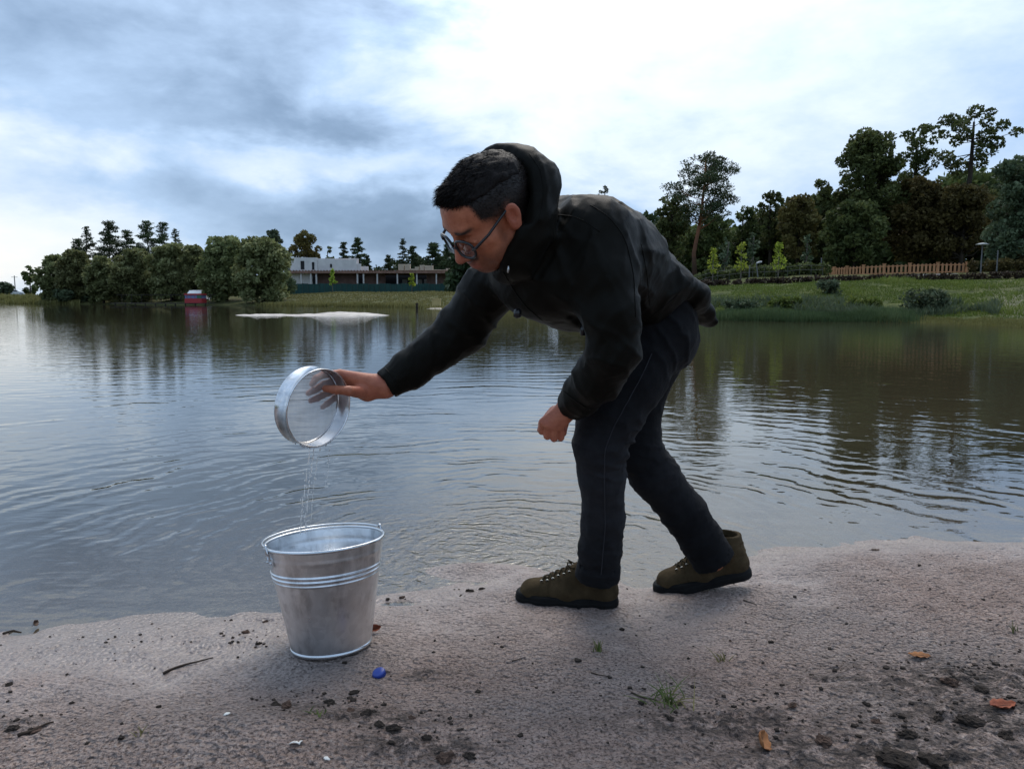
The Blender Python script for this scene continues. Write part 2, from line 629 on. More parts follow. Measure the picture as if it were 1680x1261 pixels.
def build_land():
    # far ground, one sheet to the horizon, all round
    rad = np.concatenate([np.geomspace(3.0, 18.0, 24), np.geomspace(18.6, 130, 210), np.geomspace(133, 2200, 46)])
    azs = np.concatenate([np.arange(-180, -48, 6.0), np.linspace(-46, 46, 300), np.arange(48, 180, 6.0)])
    A, RR = np.meshgrid(np.radians(azs), rad)
    x, y = RR * np.sin(A), RR * np.cos(A)
    z = far_z(x, y)
    d = shore_y(x) - y
    zn = np.where(d > 0, np.minimum(0.03 + 0.05 * d, 0.6) - 0.05, -9)
    lo = smooth(1.0, 2.5, -d)
    z = np.where(d > -0.6, np.where(d > 0, zn, -0.35), z)
    inb = (np.abs(x) < 5.9) & (y > -3.9) & (y < 7.9)
    z = np.where(inb, np.minimum(z, near_z(x, y) - 0.12), z)
    V = np.stack([x, y, z], -1).reshape(-1, 3)
    me = np_mesh('ground', V, grid_faces(len(rad), len(azs), True))
    px = 840 + FPX * 1.0064 * np.tan(np.clip(A, -R(50), R(50)))
    s = y - np.interp(px, TPX, T_SH)
    dry = 0.62 * (1 - smooth(1100, 1180, px)) + 0.28 * smooth(1540, 1640, px) + 0.35 * smooth(14, 18, s) * smooth(1100, 1200, px)
    sandy = np.exp(-((s - 2) / 3.5) ** 2) * smooth(690, 705, px) * (1 - smooth(860, 900, px)) * 1.3
    sandy = sandy + smooth(1560, 1660, px) * np.exp(-((s - 5.5) / 4.0) ** 2) * 0.62
    set_attr(me, 'dry', np.clip(dry, 0, 1))
    set_attr(me, 'sandy', np.clip(sandy, 0, 1))
    g = link('ground', me, M_GROUND)
    tag(g, 'grassy land and lake banks reaching to the horizon', 'ground', kind='structure')

    # near beach
    xs = np.concatenate([np.linspace(-6, -1.75, 60)[:-1], np.linspace(-1.75, 1.95, 620), np.linspace(1.95, 6, 56)[1:]])
    ys = np.concatenate([np.linspace(-4, 1.15, 44)[:-1], np.linspace(1.15, 3.05, 330), np.linspace(3.05, 8, 70)[1:]])
    Y, X = np.meshgrid(ys, xs, indexing='ij')
    Z = near_z(X, Y)
    P = np.stack([X, Y, np.zeros_like(X)], -1)
    d = shore_y(X) - Y
    k = smooth(-0.05, 0.2, d)
    # soil patches
    soil = np.zeros_like(X)
    for (a, b_, w, h_) in ((600, 1175, 0.14, 0.035), (490, 1160, 0.06, 0.02), (690, 1225, 0.12, 0.03), (1590, 1120, 0.30, 0.10), (1480, 1235, 0.32, 0.06), (1640, 1180, 0.25, 0.09),
                         (1180, 1190, 0.20, 0.05), (40, 1190, 0.10, 0.02), (700, 1108, 0.05, 0.018), (1390, 1115, 0.14, 0.03), (1330, 1225, 0.16, 0.04)):
        c = on_beach(a, b_)
        soil = np.maximum(soil, np.exp(-(((X - c[0]) / (w * 1.25)) ** 2 + ((Y - c[1]) / (h_ * 1.25)) ** 2)))
    # footprints, pits and crumbs
    Z = Z + k * (fbm(P, 12.0, 3, 41) * 0.0036 + np.abs(fbm(P, 34.0, 2, 43)) * 0.0034 - 0.004 * smooth(0.35, 0.8, vnoise(P, 55.0, 44)))
    Z = Z + k * soil * np.maximum(fbm(P, 30.0, 3, 47), 0) * 0.016
    for (a, b_, w, dep) in ((900, 1005, 0.05, 0.0), (760, 1030, 0.09, 0.007), (1330, 985, 0.10, 0.007), (1450, 1010, 0.08, 0.006), (1120, 1060, 0.12, 0.007), (260, 1120, 0.10, 0.006), (1160, 1002, 0.11, 0.010), (1010, 1030, 0.10, 0.008), (1300, 950, 0.10, 0.009), (1400, 935, 0.09, 0.008), (720, 1060, 0.10, 0.008), (880, 1120, 0.12, 0.008), (1230, 1110, 0.13, 0.008), (330, 1065, 0.10, 0.007), (150, 1085, 0.11, 0.007)):
        c = on_beach(a, b_)
        Z = Z - k * dep * np.exp(-(((X - c[0]) / w) ** 2 + ((Y - c[1]) / (w * 0.45)) ** 2))
    for (a, b_, w, hh, dep) in ((655, 992, 0.055, 0.022, 0.022), (425, 1022, 0.07, 0.012, 0.010), (1052, 958, 0.04, 0.03, 0.012)):
        c = gp(a, b_, 0.0)
        Z = Z - dep * np.exp(-(((X - c[0]) / w) ** 2 + ((Y - c[1]) / hh) ** 2))
    Z = Z + 0.006 * fbm(P, 7.0, 3, 53) * np.exp(-(d / 0.10) ** 2)
    wet = 1 - smooth(0.008, 0.05, Z + fbm(P, 3.0, 2, 51) * 0.006)
    left = 1 - smooth(-0.95, -0.1, X + (Y - 1.8) * 0.3)
    wet = np.clip(wet * 0.9 + left * 0.7 * (1 - smooth(0.25, 0.8, d)), 0, 1)
    V = np.stack([X, Y, Z], -1).reshape(-1, 3)
    me = np_mesh('beach', V, grid_faces(len(ys), len(xs)))
    set_attr(me, 'soil', soil)
    set_attr(me, 'wet', wet)
    bch = link('beach', me, M_SAND)
    tag(bch, 'damp pinkish grey sand beach with pits and dark soil', 'beach', kind='structure')

    # water
    rad = np.concatenate([np.linspace(0.3, 9, 90), np.geomspace(9.2, 400, 60)])
    azs = np.linspace(-85, 85, 240)
    A, RR = np.meshgrid(np.radians(azs), rad)
    x, y = RR * np.sin(A), RR * np.cos(A)
    V = np.stack([x, y, np.zeros_like(x)], -1).reshape(-1, 3)
    me = np_mesh('lake_water', V, grid_faces(len(rad), len(azs)))
    dist = np.maximum(y - shore_y(x), 0)
    set_attr(me, 'depth', 0.10 + 0.85 * smooth(0.0, 2.6, dist) ** 0.8)
    w = link('water', me, M_WATER)
    tag(w, 'calm rippled lake water reflecting trees and sky', 'water', kind='structure')

    # pale sandbar in the lake
    a, b_ = at(355, 518, 1)[0], 0
    n, mrows = 90, 26
    tx = np.linspace(0, 1, n)
    V = []
    Y0 = 38.0
    xl = (362 - 840) / FPX * Y0
    xr = (652 - 840) / FPX * Y0
    for j in range(mrows):
        t = j / (mrows - 1) * 2 - 1
        x = xl + (xr - xl) * tx
        half = 2.6 * np.sin(np.pi * np.clip(tx, 0.001, 0.999)) ** 0.55 + 0.1
        y = Y0 + 1.3 + t * half
        hh = 0.20 * (1 - t * t) * (np.sin(np.pi * tx) ** 0.5) * (0.75 + 0.35 * np.sin(tx * 9 + 1.2))
        z = -0.06 + hh + 0.05 * fbm(np.stack([x, y, y * 0], -1), 1.1, 3, 3) * (1 - t * t)
        V.append(np.stack([x, y, z], -1))
    me = np_mesh('sandbar', np.concatenate(V), grid_faces(mrows, n))
    M = plain('pale_sand', (0.55, 0.49, 0.43), 0.9, 0, 0.2, 0.25, 1.5, 0.6, 6.0, 0.05)
    o = link('sandbar', me, M)
    tag(o, 'pale sandbar rising from the lake', 'sandbar', kind='structure')


build_land()
# ------------------------------------------------------------------ trees and plants
def m_leaf(name, c0, c1, c2, trans=0.25):
    m, T, b = mat(name)
    a = T.add('ShaderNodeAttribute', attribute_name='tint').outputs['Fac']
    oi = T.add('ShaderNodeObjectInfo').outputs['Random']
    c = T.ramp(a, [(0.0, c0), (0.5, c1), (1.0, c2)])
    hs = T.add('ShaderNodeHueSaturation', {'Color': c, 'Hue': T.m('MULTIPLY_ADD', oi, 0.03, 0.485), 'Value': T.m('MULTIPLY_ADD', oi, 0.35, 0.82)})
    setp(T, b, hs.outputs[0], 0.62, 0, 0.15)
    tr = T.add('ShaderNodeBsdfTranslucent', {'Color': hs.outputs[0]})
    mx = T.add('ShaderNodeMixShader', {0: trans, 1: b.outputs[0], 2: tr.outputs[0]})
    T.n['Material Output'].location = (0, 0)
    T.link(mx.outputs[0], T.n['Material Output'].inputs[0])
    return m


L_WILLOW = m_leaf('silvery_willow_leaves', (0.085, 0.095, 0.034), (0.185, 0.20, 0.08), (0.33, 0.345, 0.17), 0.4)
L_OAK = m_leaf('dark_oak_leaves', (0.036, 0.048, 0.016), (0.08, 0.10, 0.033), (0.16, 0.18, 0.062), 0.32)
L_OAKW = m_leaf('browning_oak_leaves', (0.055, 0.047, 0.016), (0.115, 0.098, 0.032), (0.20, 0.17, 0.058), 0.32)
L_PINE = m_leaf('pine_needles', (0.024, 0.038, 0.018), (0.05, 0.072, 0.03), (0.09, 0.115, 0.05), 0.18)
L_YELLOW = m_leaf('yellowing_leaves', (0.07, 0.065, 0.018), (0.16, 0.145, 0.04), (0.26, 0.23, 0.08))
L_SAP = m_leaf('young_maple_leaves', (0.15, 0.20, 0.025), (0.29, 0.36, 0.045), (0.42, 0.48, 0.085), 0.45)
L_GREY = m_leaf('grey_green_leaves', (0.04, 0.056, 0.03), (0.078, 0.105, 0.056), (0.13, 0.16, 0.088))
L_REED = m_leaf('reed_blades', (0.035, 0.06, 0.024), (0.065, 0.11, 0.044), (0.12, 0.17, 0.075), 0.3)
L_SEDGE = m_leaf('straw_sedge', (0.085, 0.08, 0.025), (0.16, 0.145, 0.05), (0.25, 0.225, 0.095), 0.3)
L_GRASS = m_leaf('bank_grass', (0.05, 0.072, 0.014), (0.105, 0.14, 0.026), (0.20, 0.22, 0.055), 0.3)
L_HEDGE = m_leaf('reddish_hedge_leaves', (0.022, 0.018, 0.012), (0.048, 0.034, 0.022), (0.08, 0.058, 0.036))
B_DARK = plain('dark_bark', (0.045, 0.036, 0.028), 0.9, 0, 0.1, 0.4, 3.0)
B_GREY = plain('grey_bark', (0.16, 0.14, 0.115), 0.9, 0, 0.1, 0.3, 3.0)


def m_pinebark():
    m, T, b = mat('pine_bark')
    g = T.add('ShaderNodeTexCoord').outputs['Object']
    z = T.add('ShaderNodeSeparateXYZ', {0: g}).outputs[2]
    n = T.noise(g, 2.0, 4, 0.6)
    f = T.m('MULTIPLY_ADD', T.m('SUBTRACT', n, 0.5), 0.25, T.m('DIVIDE', z, 15.0), clamp=True)
    c = T.ramp(f, [(0.12, (0.07, 0.045, 0.032)), (0.3, (0.23, 0.105, 0.06)), (0.6, (0.33, 0.15, 0.075))])
    setp(T, b, c, 0.9, 0, 0.1)
    return m


B_PINE = m_pinebark()


def leaf_faces(C, size, rng, up=0.0, flat=None, aspect=0.62, out=None):
    """rhombic leaf sprays at the points C"""
    n = len(C)
    a = rng.normal(size=(n, 3))
    if flat is not None:
        a[:, 2] *= flat
    if up:
        a[:, 2] += up
    if out is not None:
        a += out * 0.8
    a /= np.linalg.norm(a, axis=1, keepdims=True)
    b = np.cross(a, rng.normal(size=(n, 3)))
    b /= np.maximum(np.linalg.norm(b, axis=1, keepdims=True), 1e-6)
    s = (size * rng.uniform(0.6, 1.4, n))[:, None]
    k = rng.uniform(-0.25, 0.25, (n, 1))
    V = np.stack([C + a * s, C + b * s * aspect + a * s * k, C - a * s, C - b * s * aspect - a * s * k], 1).reshape(-1, 3)
    Q = np.arange(4 * n).reshape(n, 4)
    return V, Q


def clump_points(clumps, n_per, rng, shell=0.55):
    """points spread through ellipsoidal clumps, thicker toward the outside; with tint"""
    Cs, Ts, Os = [], [], []
    for (c, r) in clumps:
        r = np.broadcast_to(np.asarray(r, float), (3,))
        n = max(4, int(n_per * (r[0] * r[1] * r[2]) ** (2 / 3)))
        v = rng.normal(size=(n, 3))
        v /= np.linalg.norm(v, axis=1, keepdims=True)
        t = rng.random(n) ** (1 / 3)
        t = shell + (1 - shell) * t
        t *= rng.uniform(0.75, 1.12, n)
        Cs.append(np.asarray(c) + v * t[:, None] * r)
        base = rng.uniform(0.2, 0.8)
        Ts.append(np.clip(base + rng.normal(0, 0.2, n), 0, 1))
        Os.append(v)
    return np.concatenate(Cs), np.concatenate(Ts), np.concatenate(Os)


def make_tree(name, label, cat, base, trunk_pts, trunk_r, clumps, mats, n_per=60, size=0.3, group=None, rng=None, limbs=True, up=0.0, flat=None, aspect=0.62, shell=0.55, limb_r=0.35, parent_parts=True):
    base = np.asarray(base, float)
    e = empty(name, base, label, cat, group)
    C, tint, out = clump_points(clumps, n_per, rng, shell)
    V, Q = leaf_faces(C, size, rng, up, flat, aspect, out)
    me = np_mesh('crown', V, Q, False)
    set_attr(me, 'tint', np.repeat(tint, 4))
    o = bpy.data.objects.new('crown', me)
    me.materials.append(mats[0])
    COL.objects.link(o)
    o.parent = e
    mb = MB()
    tp = np.asarray(trunk_pts, float)
    k = len(tp)
    tr = trunk_r * np.linspace(1, 0.25, k) ** 0.9
    tr[0] *= 1.25
    mb.tube(tp, tr, 8)
    if limbs:
        for (c, r) in clumps:
            c = np.asarray(c, float)
            zt = c[2] - 0.55 * np.hypot(*(c[:2] - tp[0][:2])) - 0.3
            zs = np.clip(zt, tp[0][2] + 0.25 * (tp[-1][2] - tp[0][2]), tp[-1][2])
            f = (zs - tp[0][2]) / max(tp[-1][2] - tp[0][2], 1e-6) * (k - 1)
            i = int(min(k - 2, max(0, math.floor(f))))
            s = tp[i] + (tp[i + 1] - tp[i]) * (f - i)
            r0 = trunk_r * limb_r * max(0.25, 1 - f / (k - 1) * 0.7)
            m_ = (s + c) / 2 + np.array((0, 0, -0.06)) * np.linalg.norm(c - s) + rng.normal(0, 0.06, 3) * np.linalg.norm(c - s)
            mb.tube([s, m_, c], [r0, r0 * 0.65, r0 * 0.25], 5)
    t = bpy.data.objects.new('trunk', mb.mesh('trunk', True))
    t.data.materials.append(mats[1])
    COL.objects.link(t)
    t.parent = e
    return e


def size_at(px_, Y):
    return px_ / FPX * Y


def top_h(px, py_top, Y, base):
    return at(px, py_top, Y)[2] - base[2]


def blob_tree(name, label, px, py_top, wpx, Y, mats, seed, kind='round', n_cl=26, n_per=60, size=0.28, group=None, low=0.0, cat='tree', sink=0.0):
    """broad tree with a crown of many clumps; low = height fraction where the crown starts"""
    rng = np.random.default_rng(seed)
    base = on_far(px, Y)
    base[2] -= 0.05 + sink
    H = top_h(px, py_top, Y, base)
    W = size_at(wpx, Y)
    cl = []
    for i in range(n_cl):
        t = rng.random() ** 0.8
        zc = low + (1 - low) * (0.06 + 0.9 * t)
        f = (zc - low) / (1 - low)
        if kind == 'round':
            w = math.sqrt(max(0.05, 1 - (max(0, f - 0.42) / 0.6) ** 2)) * (0.72 + 0.28 * min(1, f / 0.3))
        elif kind == 'cone':
            w = max(0.08, 1.05 - f) * min(1, 0.35 + f * 3.5)
        elif kind == 'column':
            w = math.sin(math.pi * min(0.97, max(0.06, f * 0.85 + 0.12))) ** 0.7
        else:
            w = 1.0
        a = rng.random() * 2 * math.pi
        rr = math.sqrt(rng.random()) * w * 0.82
        cr = W * rng.uniform(0.13, 0.34) * (0.55 + 0.45 * w)
        if kind in ('cone', 'column'):
            cr = W * rng.uniform(0.25, 0.45) * (0.3 + 0.7 * w)
        cz = min(zc * H, H - cr * 0.8)
        cl.append(((W * rr * math.cos(a), W * 0.8 * rr * math.sin(a), max(cz, cr * 0.35)), (cr, cr, cr * rng.uniform(0.65, 0.95))))
    lean = rng.normal(0, 0.02, 2) * H
    tp = [(0, 0, -0.2), (lean[0] * 0.3, lean[1] * 0.3, H * 0.3), (lean[0], lean[1], H * 0.6), (lean[0] * 1.4, lean[1], H * 0.88)]
    return make_tree(name, label, cat, base, tp, 0.022 * H + 0.02, cl, mats, n_per, size, group, rng)


def pine_tree(label, px, py_top, wpx, Y, seed, crown_from=0.45, group=None, n_cl=30, kind='scots', bark=None, n_per=90, size=0.2, name='pine_tree', trunk_px=None, tr=0.011):
    rng = np.random.default_rng(seed)
    base = on_far(px if trunk_px is None else trunk_px, Y)
    base[2] -= 0.05
    H = top_h(px, py_top, Y, base)
    W = size_at(wpx, Y) * (1.0 if kind == 'scots' else 1.6)
    dx = 0.0 if trunk_px is None else size_at(px - trunk_px, Y)
    tp = [(0, 0, -0.2), (0.02 * H * rng.normal(), 0, H * 0.25), (dx * 0.5 + 0.015 * H * rng.normal(), 0.02 * H * rng.normal(), H * 0.5), (dx * 0.9, 0, H * 0.78), (dx, 0, H * 0.97)]
    cl = []
    for i in range(n_cl):
        f = (i + rng.random()) / n_cl
        zc = crown_from + (1 - crown_from) * f * 0.97
        if kind == 'scots':
            w = (0.45 + 0.6 * math.sin(math.pi * min(1, 0.12 + f * 0.78))) * (1 if f < 0.9 else 0.6)
        else:
            w = max(0.10, 1.0 - f) ** 0.8
        a = rng.random() * 2 * math.pi
        rr = rng.uniform(0.35, 0.95) * w
        if i > n_cl - 3:
            rr *= 0.2
        cr = W * (rng.uniform(0.16, 0.34) if kind == 'scots' else rng.uniform(0.22, 0.42)) * (0.6 + 0.4 * w)
        cl.append(((dx * zc + W * rr * math.cos(a), W * rr * math.sin(a), zc * H + (0.05 if kind == 'scots' else -0.05) * W * rr), (cr * 1.15, cr * 1.15, cr * (0.5 if kind == 'scots' else 0.3))))
    return make_tree(name, label, 'tree', base, tp, tr * H + 0.03, cl, (L_PINE, bark or B_PINE), n_per, size, group, rng, limb_r=0.28, up=0.25, aspect=0.3, shell=0.2)


def build_left_shore():
    W = (L_WILLOW, B_DARK)
    for i, (px, top, w, Y, lab) in enumerate((
            (92, 418, 30, 108, 'leftmost silvery willow bush on the far left shore'),
            (128, 408, 32, 106, 'second silvery willow from the left on the far shore'),
            (170, 420, 30, 103, 'lower willow below the leftmost tall pines on far shore'),
            (222, 408, 40, 102, 'broad willow below the middle of the pine row'),
            (282, 398, 38, 100, 'willow bush just left of the red cabin'),
            (322, 402, 30, 99, 'tall willow directly behind the red cabin'),
            (372, 388, 48, 95, 'big rounded willow just right of the red cabin'),
            (432, 390, 50, 90, 'largest rounded willow, rightmost of the left shore group'))):
        blob_tree('willow_tree', lab, px, top, w, Y, W, 100 + i, 'round', 110, 230, 0.22, 'willows along the far left shore', low=0.0)
    for i, (px, top, w, Y, lab) in enumerate((
            (133, 390, 15, 128, 'shortest pine at the left end of the pine row'),
            (148, 369, 13, 126, 'slim tall pine, second from left in the pine row'),
            (186, 362, 21, 125, 'tall layered pine, third from left in the pine row'),
            (213, 376, 18, 127, 'pine between the two tallest of the left row'),
            (246, 361, 20, 130, 'tall pine, third from right in the pine row'),
            (272, 362, 18, 128, 'tall dark pine, second from right in the pine row'),
            (292, 374, 11, 126, 'thin sparse pine, rightmost of the pine row'))):
        pine_tree(lab, px, top, w, Y, 200 + i, 0.42, 'pines behind the left willows', 52, 'layer', B_DARK, 210, 0.2)
    blob_tree('broadleaf_tree', 'dark slim tree right of the parked cars on far left', 50, 436, 13, 130, (L_OAK, B_DARK), 300, 'column', 24, 260, 0.24)
    blob_tree('broadleaf_tree', 'low dark green bush at the extreme left horizon', 4, 462, 18, 190, (L_GREY, B_DARK), 301, 'round', 24, 160, 0.35, cat='bush')
    blob_tree('broadleaf_tree', 'dark green tree behind the biggest left willow', 452, 376, 28, 168, (L_GREY, B_DARK), 302, 'round', 40, 230, 0.25, low=0.1)
    blob_tree('poplar_tree', 'yellowing broad tree behind the white unfinished walls', 503, 376, 31, 176, (L_YELLOW, B_GREY), 303, 'round', 40, 200, 0.24, low=0.2)
    blob_tree('broadleaf_tree', 'small dark sparse tree between yellow tree and pines', 541, 403, 12, 190, (L_OAK, B_DARK), 304, 'round', 22, 120, 0.3, low=0.3)
    for i, (px, top, w, Y, lab) in enumerate((
            (566, 396, 11, 185, 'slim pine behind the middle of the white walls'),
            (588, 388, 14, 182, 'tall dark pine behind the right end of white walls'),
            (604, 418, 9, 190, 'short sparse pine just right of the white walls'),
            (638, 417, 13, 190, 'low conifer left of the spiky tall conifer'),
            (662, 390, 10, 192, 'spiky thin conifer rising above the block pallets'),
            (678, 402, 14, 186, 'dense conifer right of the spiky thin one'),
            (711, 397, 19, 184, 'dark conifer behind the block pallets near the man'),
            (736, 398, 16, 183, 'dark conifer directly beside the man\'s glasses'))):
        pine_tree(lab, px, top, w, Y, 240 + i, 0.10 if i > 2 else 0.3, 'conifers behind the building site', 40, 'layer', B_DARK, 300, 0.28, 'conifer_tree')
    # undergrowth that joins the left trees into one wood
    rng = np.random.default_rng(77)
    cl = []
    for i in range(150):
        px = rng.uniform(85, 470)
        Y = rng.uniform(104, 122)
        b = on_far(px, Y)
        r = rng.uniform(0.9, 1.7)
        cl.append(((b[0], b[1], b[2] + rng.uniform(0.4, 1.6)), (r, r, r * 0.8)))
    C, t, o_ = clump_points(cl, 90, rng)
    V, Q = leaf_faces(C, 0.34, rng, out=o_)
    me = np_mesh('undergrowth', V, Q, False)
    set_attr(me, 'tint', np.repeat(t, 4))
    tag(link('undergrowth', me, L_GREY), 'dense undergrowth between the far left trees', 'undergrowth', kind='stuff')


def build_right_shore():
    O, OW = (L_OAK, B_DARK), (L_OAKW, B_DARK)
    # the great pine with its orange trunk
    pine_tree('tall pine with forked orange trunk standing above the man\'s back', 1152, 252, 52, 62, 401, 0.5, None, 84, 'scots', None, 420, 0.12, 'pine_tree', 1140, 0.016)
    specs = (
        ('dark leafy tree left of the tall orange pine', 1098, 318, 34, 66, O, 'round', 0.3, 34),
        ('dark tree filling behind the tall orange pine', 1165, 350, 40, 68, O, 'round', 0.15, 34),
        ('dark tree just right of the tall orange pine', 1215, 338, 34, 70, O, 'round', 0.15, 34),
        ('dark bare-topped oak left of the olive tinged tree', 1262, 312, 27, 67, O, 'round', 0.3, 30),
        ('olive tinged tree behind the rightmost sapling', 1305, 318, 40, 64, OW, 'round', 0.2, 44),
        ('dark oak left of the big ragged oak', 1348, 294, 34, 66, O, 'round', 0.25, 36),
        ('big ragged dark oak above the left end of picket fence', 1418, 212, 62, 64, O, 'round', 0.3, 64),
        ('broad dark oak low over the middle of picket fence', 1398, 330, 55, 60, O, 'round', 0.12, 50),
        ('narrow open-topped oak between the two biggest oaks', 1494, 204, 34, 66, O, 'open', 0.5, 22),
        ('brownish oak behind the right half of picket fence', 1500, 290, 58, 63, OW, 'round', 0.15, 60),
        ('brownish oak low behind the right end of picket fence', 1572, 300, 55, 61, OW, 'round', 0.15, 56),
        ('dark tree in the gap behind the tallest oak', 1630, 310, 50, 68, O, 'round', 0.15, 44),
    )
    for i, (lab, px, top, w, Y, ms, kind, low, n) in enumerate(specs):
        blob_tree('oak_tree', lab, px, top, w, Y, ms, 420 + i, kind if kind != 'open' else 'x', int(n * 1.7), 330, 0.15, 'dark trees behind the right bank', low=low)
    # the tallest oak with its open branchy top, drawn branch by branch
    rng = np.random.default_rng(460)
    Y = 62.0
    b = on_far(1568, Y)
    cl = []
    for (px, py, r) in ((1604, 182, 13), (1590, 196, 12), (1622, 186, 9), (1645, 205, 11), (1650, 222, 9), (1632, 212, 9), (1562, 196, 12), (1546, 200, 11), (1534, 206, 9), (1556, 214, 12), (1580, 222, 13), (1602, 228, 14), (1617, 240, 12),
                        (1600, 252, 15), (1582, 246, 13), (1566, 232, 11), (1628, 228, 8), (1596, 208, 11), (1612, 262, 15), (1590, 272, 17), (1570, 264, 14), (1548, 222, 9)):
        p = at(px, py, Y) - b
        rr = size_at(r, Y)
        cl.append(((p[0], p[1] + rng.normal(0, 0.9), p[2]), (rr, rr, rr * 0.8)))
    H = top_h(1600, 175, Y, b)
    top = at(1598, 200, Y) - b
    midp = at(1592, 285, Y) - b
    make_tree('oak_tree', 'tallest oak with open branchy top near the right edge', 'tree', b, [(0, 0, -0.2), tuple(midp * 0.55), tuple(midp), tuple((midp + top) / 2), tuple(top)], 0.27, cl, O, 420, 0.14, 'dark trees behind the right bank', rng)
    blob_tree('weeping_willow', 'grey-green weeping willow cut by the right edge', 1668, 250, 60, 50, (L_GREY, B_DARK), 470, 'round', 80, 420, 0.13, None, low=0.05)
    blob_tree('weeping_willow', 'low grey-green willow below the weeping willow at right edge', 1640, 330, 36, 52, (L_GREY, B_DARK), 471, 'round', 50, 400, 0.13, None, low=0.03)
    for i, (px, top, w, Y, lab) in enumerate(((1186, 388, 11, 56, 'dim slender poplar behind the leftmost sapling'), (1232, 378, 12, 56, 'dim slender poplar behind the middle sapling'), (1321, 384, 12, 57, 'dim slender poplar right of the rightmost sapling'))):
        blob_tree('poplar_tree', lab, px, top, w, Y, (L_GREY, B_GREY), 480 + i, 'column', 30, 330, 0.11, 'slender poplars behind the saplings', low=0.15)
    for i, (px, top, w, Y, lab) in enumerate(((1168, 404, 16, 44.5, 'leftmost yellow-green sapling on the right bank'), (1214, 394, 17, 44.5, 'middle yellow-green sapling on the right bank'), (1275, 395, 18, 44.0, 'rightmost yellow-green sapling on the right bank'))):
        sapling(lab, px, top, w, Y, 490 + i, 'saplings along the right bank')
    for i, (px, top, w, Y, lab) in enumerate(((546, 440, 9, 138, 'left sapling before the green site fence'), (676, 446, 8, 138, 'right sapling before the green site fence'))):
        sapling(lab, px, top, w, Y, 495 + i, 'saplings before the site fence')
    # distant tree top over the man's back
    pine_tree('distant pine whose top shows just above the man\'s back', 990, 303, 16, 120, 402, 0.6, None, 26, 'scots', B_DARK, 300, 0.22)
    # dark wood behind everything on the right
    rng = np.random.default_rng(78)
    cl = []
    for i in range(260):
        px = rng.uniform(1090, 1760)
        Y = rng.uniform(70, 80)
        b = on_far(px, Y)
        hi = np.interp(px, [1090, 1180, 1300, 1420, 1600, 1760], [5.0, 4.6, 6.2, 9.0, 9.5, 9.5])
        r = rng.uniform(1.0, 1.9)
        cl.append(((b[0], b[1], b[2] + rng.uniform(0.2, hi)), (r, r, r)))
    C, t, o_ = clump_points(cl, 80, rng)
    V, Q = leaf_faces(C, 0.36, rng, out=o_)
    me = np_mesh('forest', V, Q, False)
    set_attr(me, 'tint', np.repeat(t * 0.8, 4))
    tag(link('forest', me, L_OAK), 'dark wood behind the trees of the right bank', 'forest', kind='stuff')
    # low wood behind the building site
    rng = np.random.default_rng(80)
    cl = []
    for i in range(120):
        px = rng.uniform(530, 770)
        Y = rng.uniform(200, 225)
        b = on_far(px, Y)
        hi = np.interp(px, [530, 600, 625, 650, 700, 770], [7.5, 7.0, 5.5, 7.5, 9.5, 10.0])
        r = rng.uniform(1.0, 2.2)
        cl.append(((b[0], b[1], b[2] + rng.uniform(2.0, hi)), (r, r, r * 1.2)))
    C, t, o_ = clump_points(cl, 45, rng)
    V, Q = leaf_faces(C, 0.45, rng, out=o_)
    me = np_mesh('forest', V, Q, False)
    set_attr(me, 'tint', np.repeat(t * 0.7, 4))
    tag(link('forest', me, L_PINE), 'dark wood behind the unfinished building', 'forest', kind='stuff')
    # lower wood closing the view between the building site and the right bank
    rng = np.random.default_rng(79)
    cl = []
    for i in range(150):
        px = rng.uniform(752, 1120)
        Y = rng.uniform(118, 140)
        b = on_far(px, Y)
        hi = np.interp(px, [752, 900, 1120], [7.5, 8.5, 12.0])
        r = rng.uniform(1.3, 2.4)
        cl.append(((b[0], b[1], b[2] + rng.uniform(0.2, hi)), (r, r, r)))
    C, t, o_ = clump_points(cl, 60, rng)
    V, Q = leaf_faces(C, 0.45, rng, out=o_)
    me = np_mesh('forest', V, Q, False)
    set_attr(me, 'tint', np.repeat(t * 0.7, 4))
    tag(link('forest', me, L_PINE), 'far wood hidden behind the bending man', 'forest', kind='stuff')
    # bushes on the slope
    for (px, Y, hpx, w, lab, ms, sd) in ((1360, 36, 26, 17, 'small dark bush halfway up the right bank', L_GREY, 1), (1515, 31, 42, 30, 'large dark green bush at the foot of the bank', L_GREY, 2), (1215, 33, 24, 24, 'low dark bush above the reeds at left', L_GREY, 3),
                                         (1290, 33.5, 18, 20, 'low scrubby bush between the reeds and slope', L_GRASS, 4), (1420, 33, 20, 22, 'pale green scrub between the two dark bushes', L_GRASS, 5)):
        b = on_far(px, Y)
        zpy = 630.5 - FPX * math.tan(math.atan((b[2] - CAM_Z) / Y) + PITCH)
        blob_tree('bush', lab, px, zpy - hpx * 0.9, w * 1.35, Y, (ms, B_DARK), 500 + sd, 'x', 44, 900, 0.07, 'bushes on the right bank', cat='bush')
    blob_tree('shrub', 'yellow-brown shrub beside the pole at the right edge', 1658, 402, 22, 50, (L_YELLOW, B_DARK), 510, 'round', 30, 350, 0.10, None, low=0.02, cat='shrub')


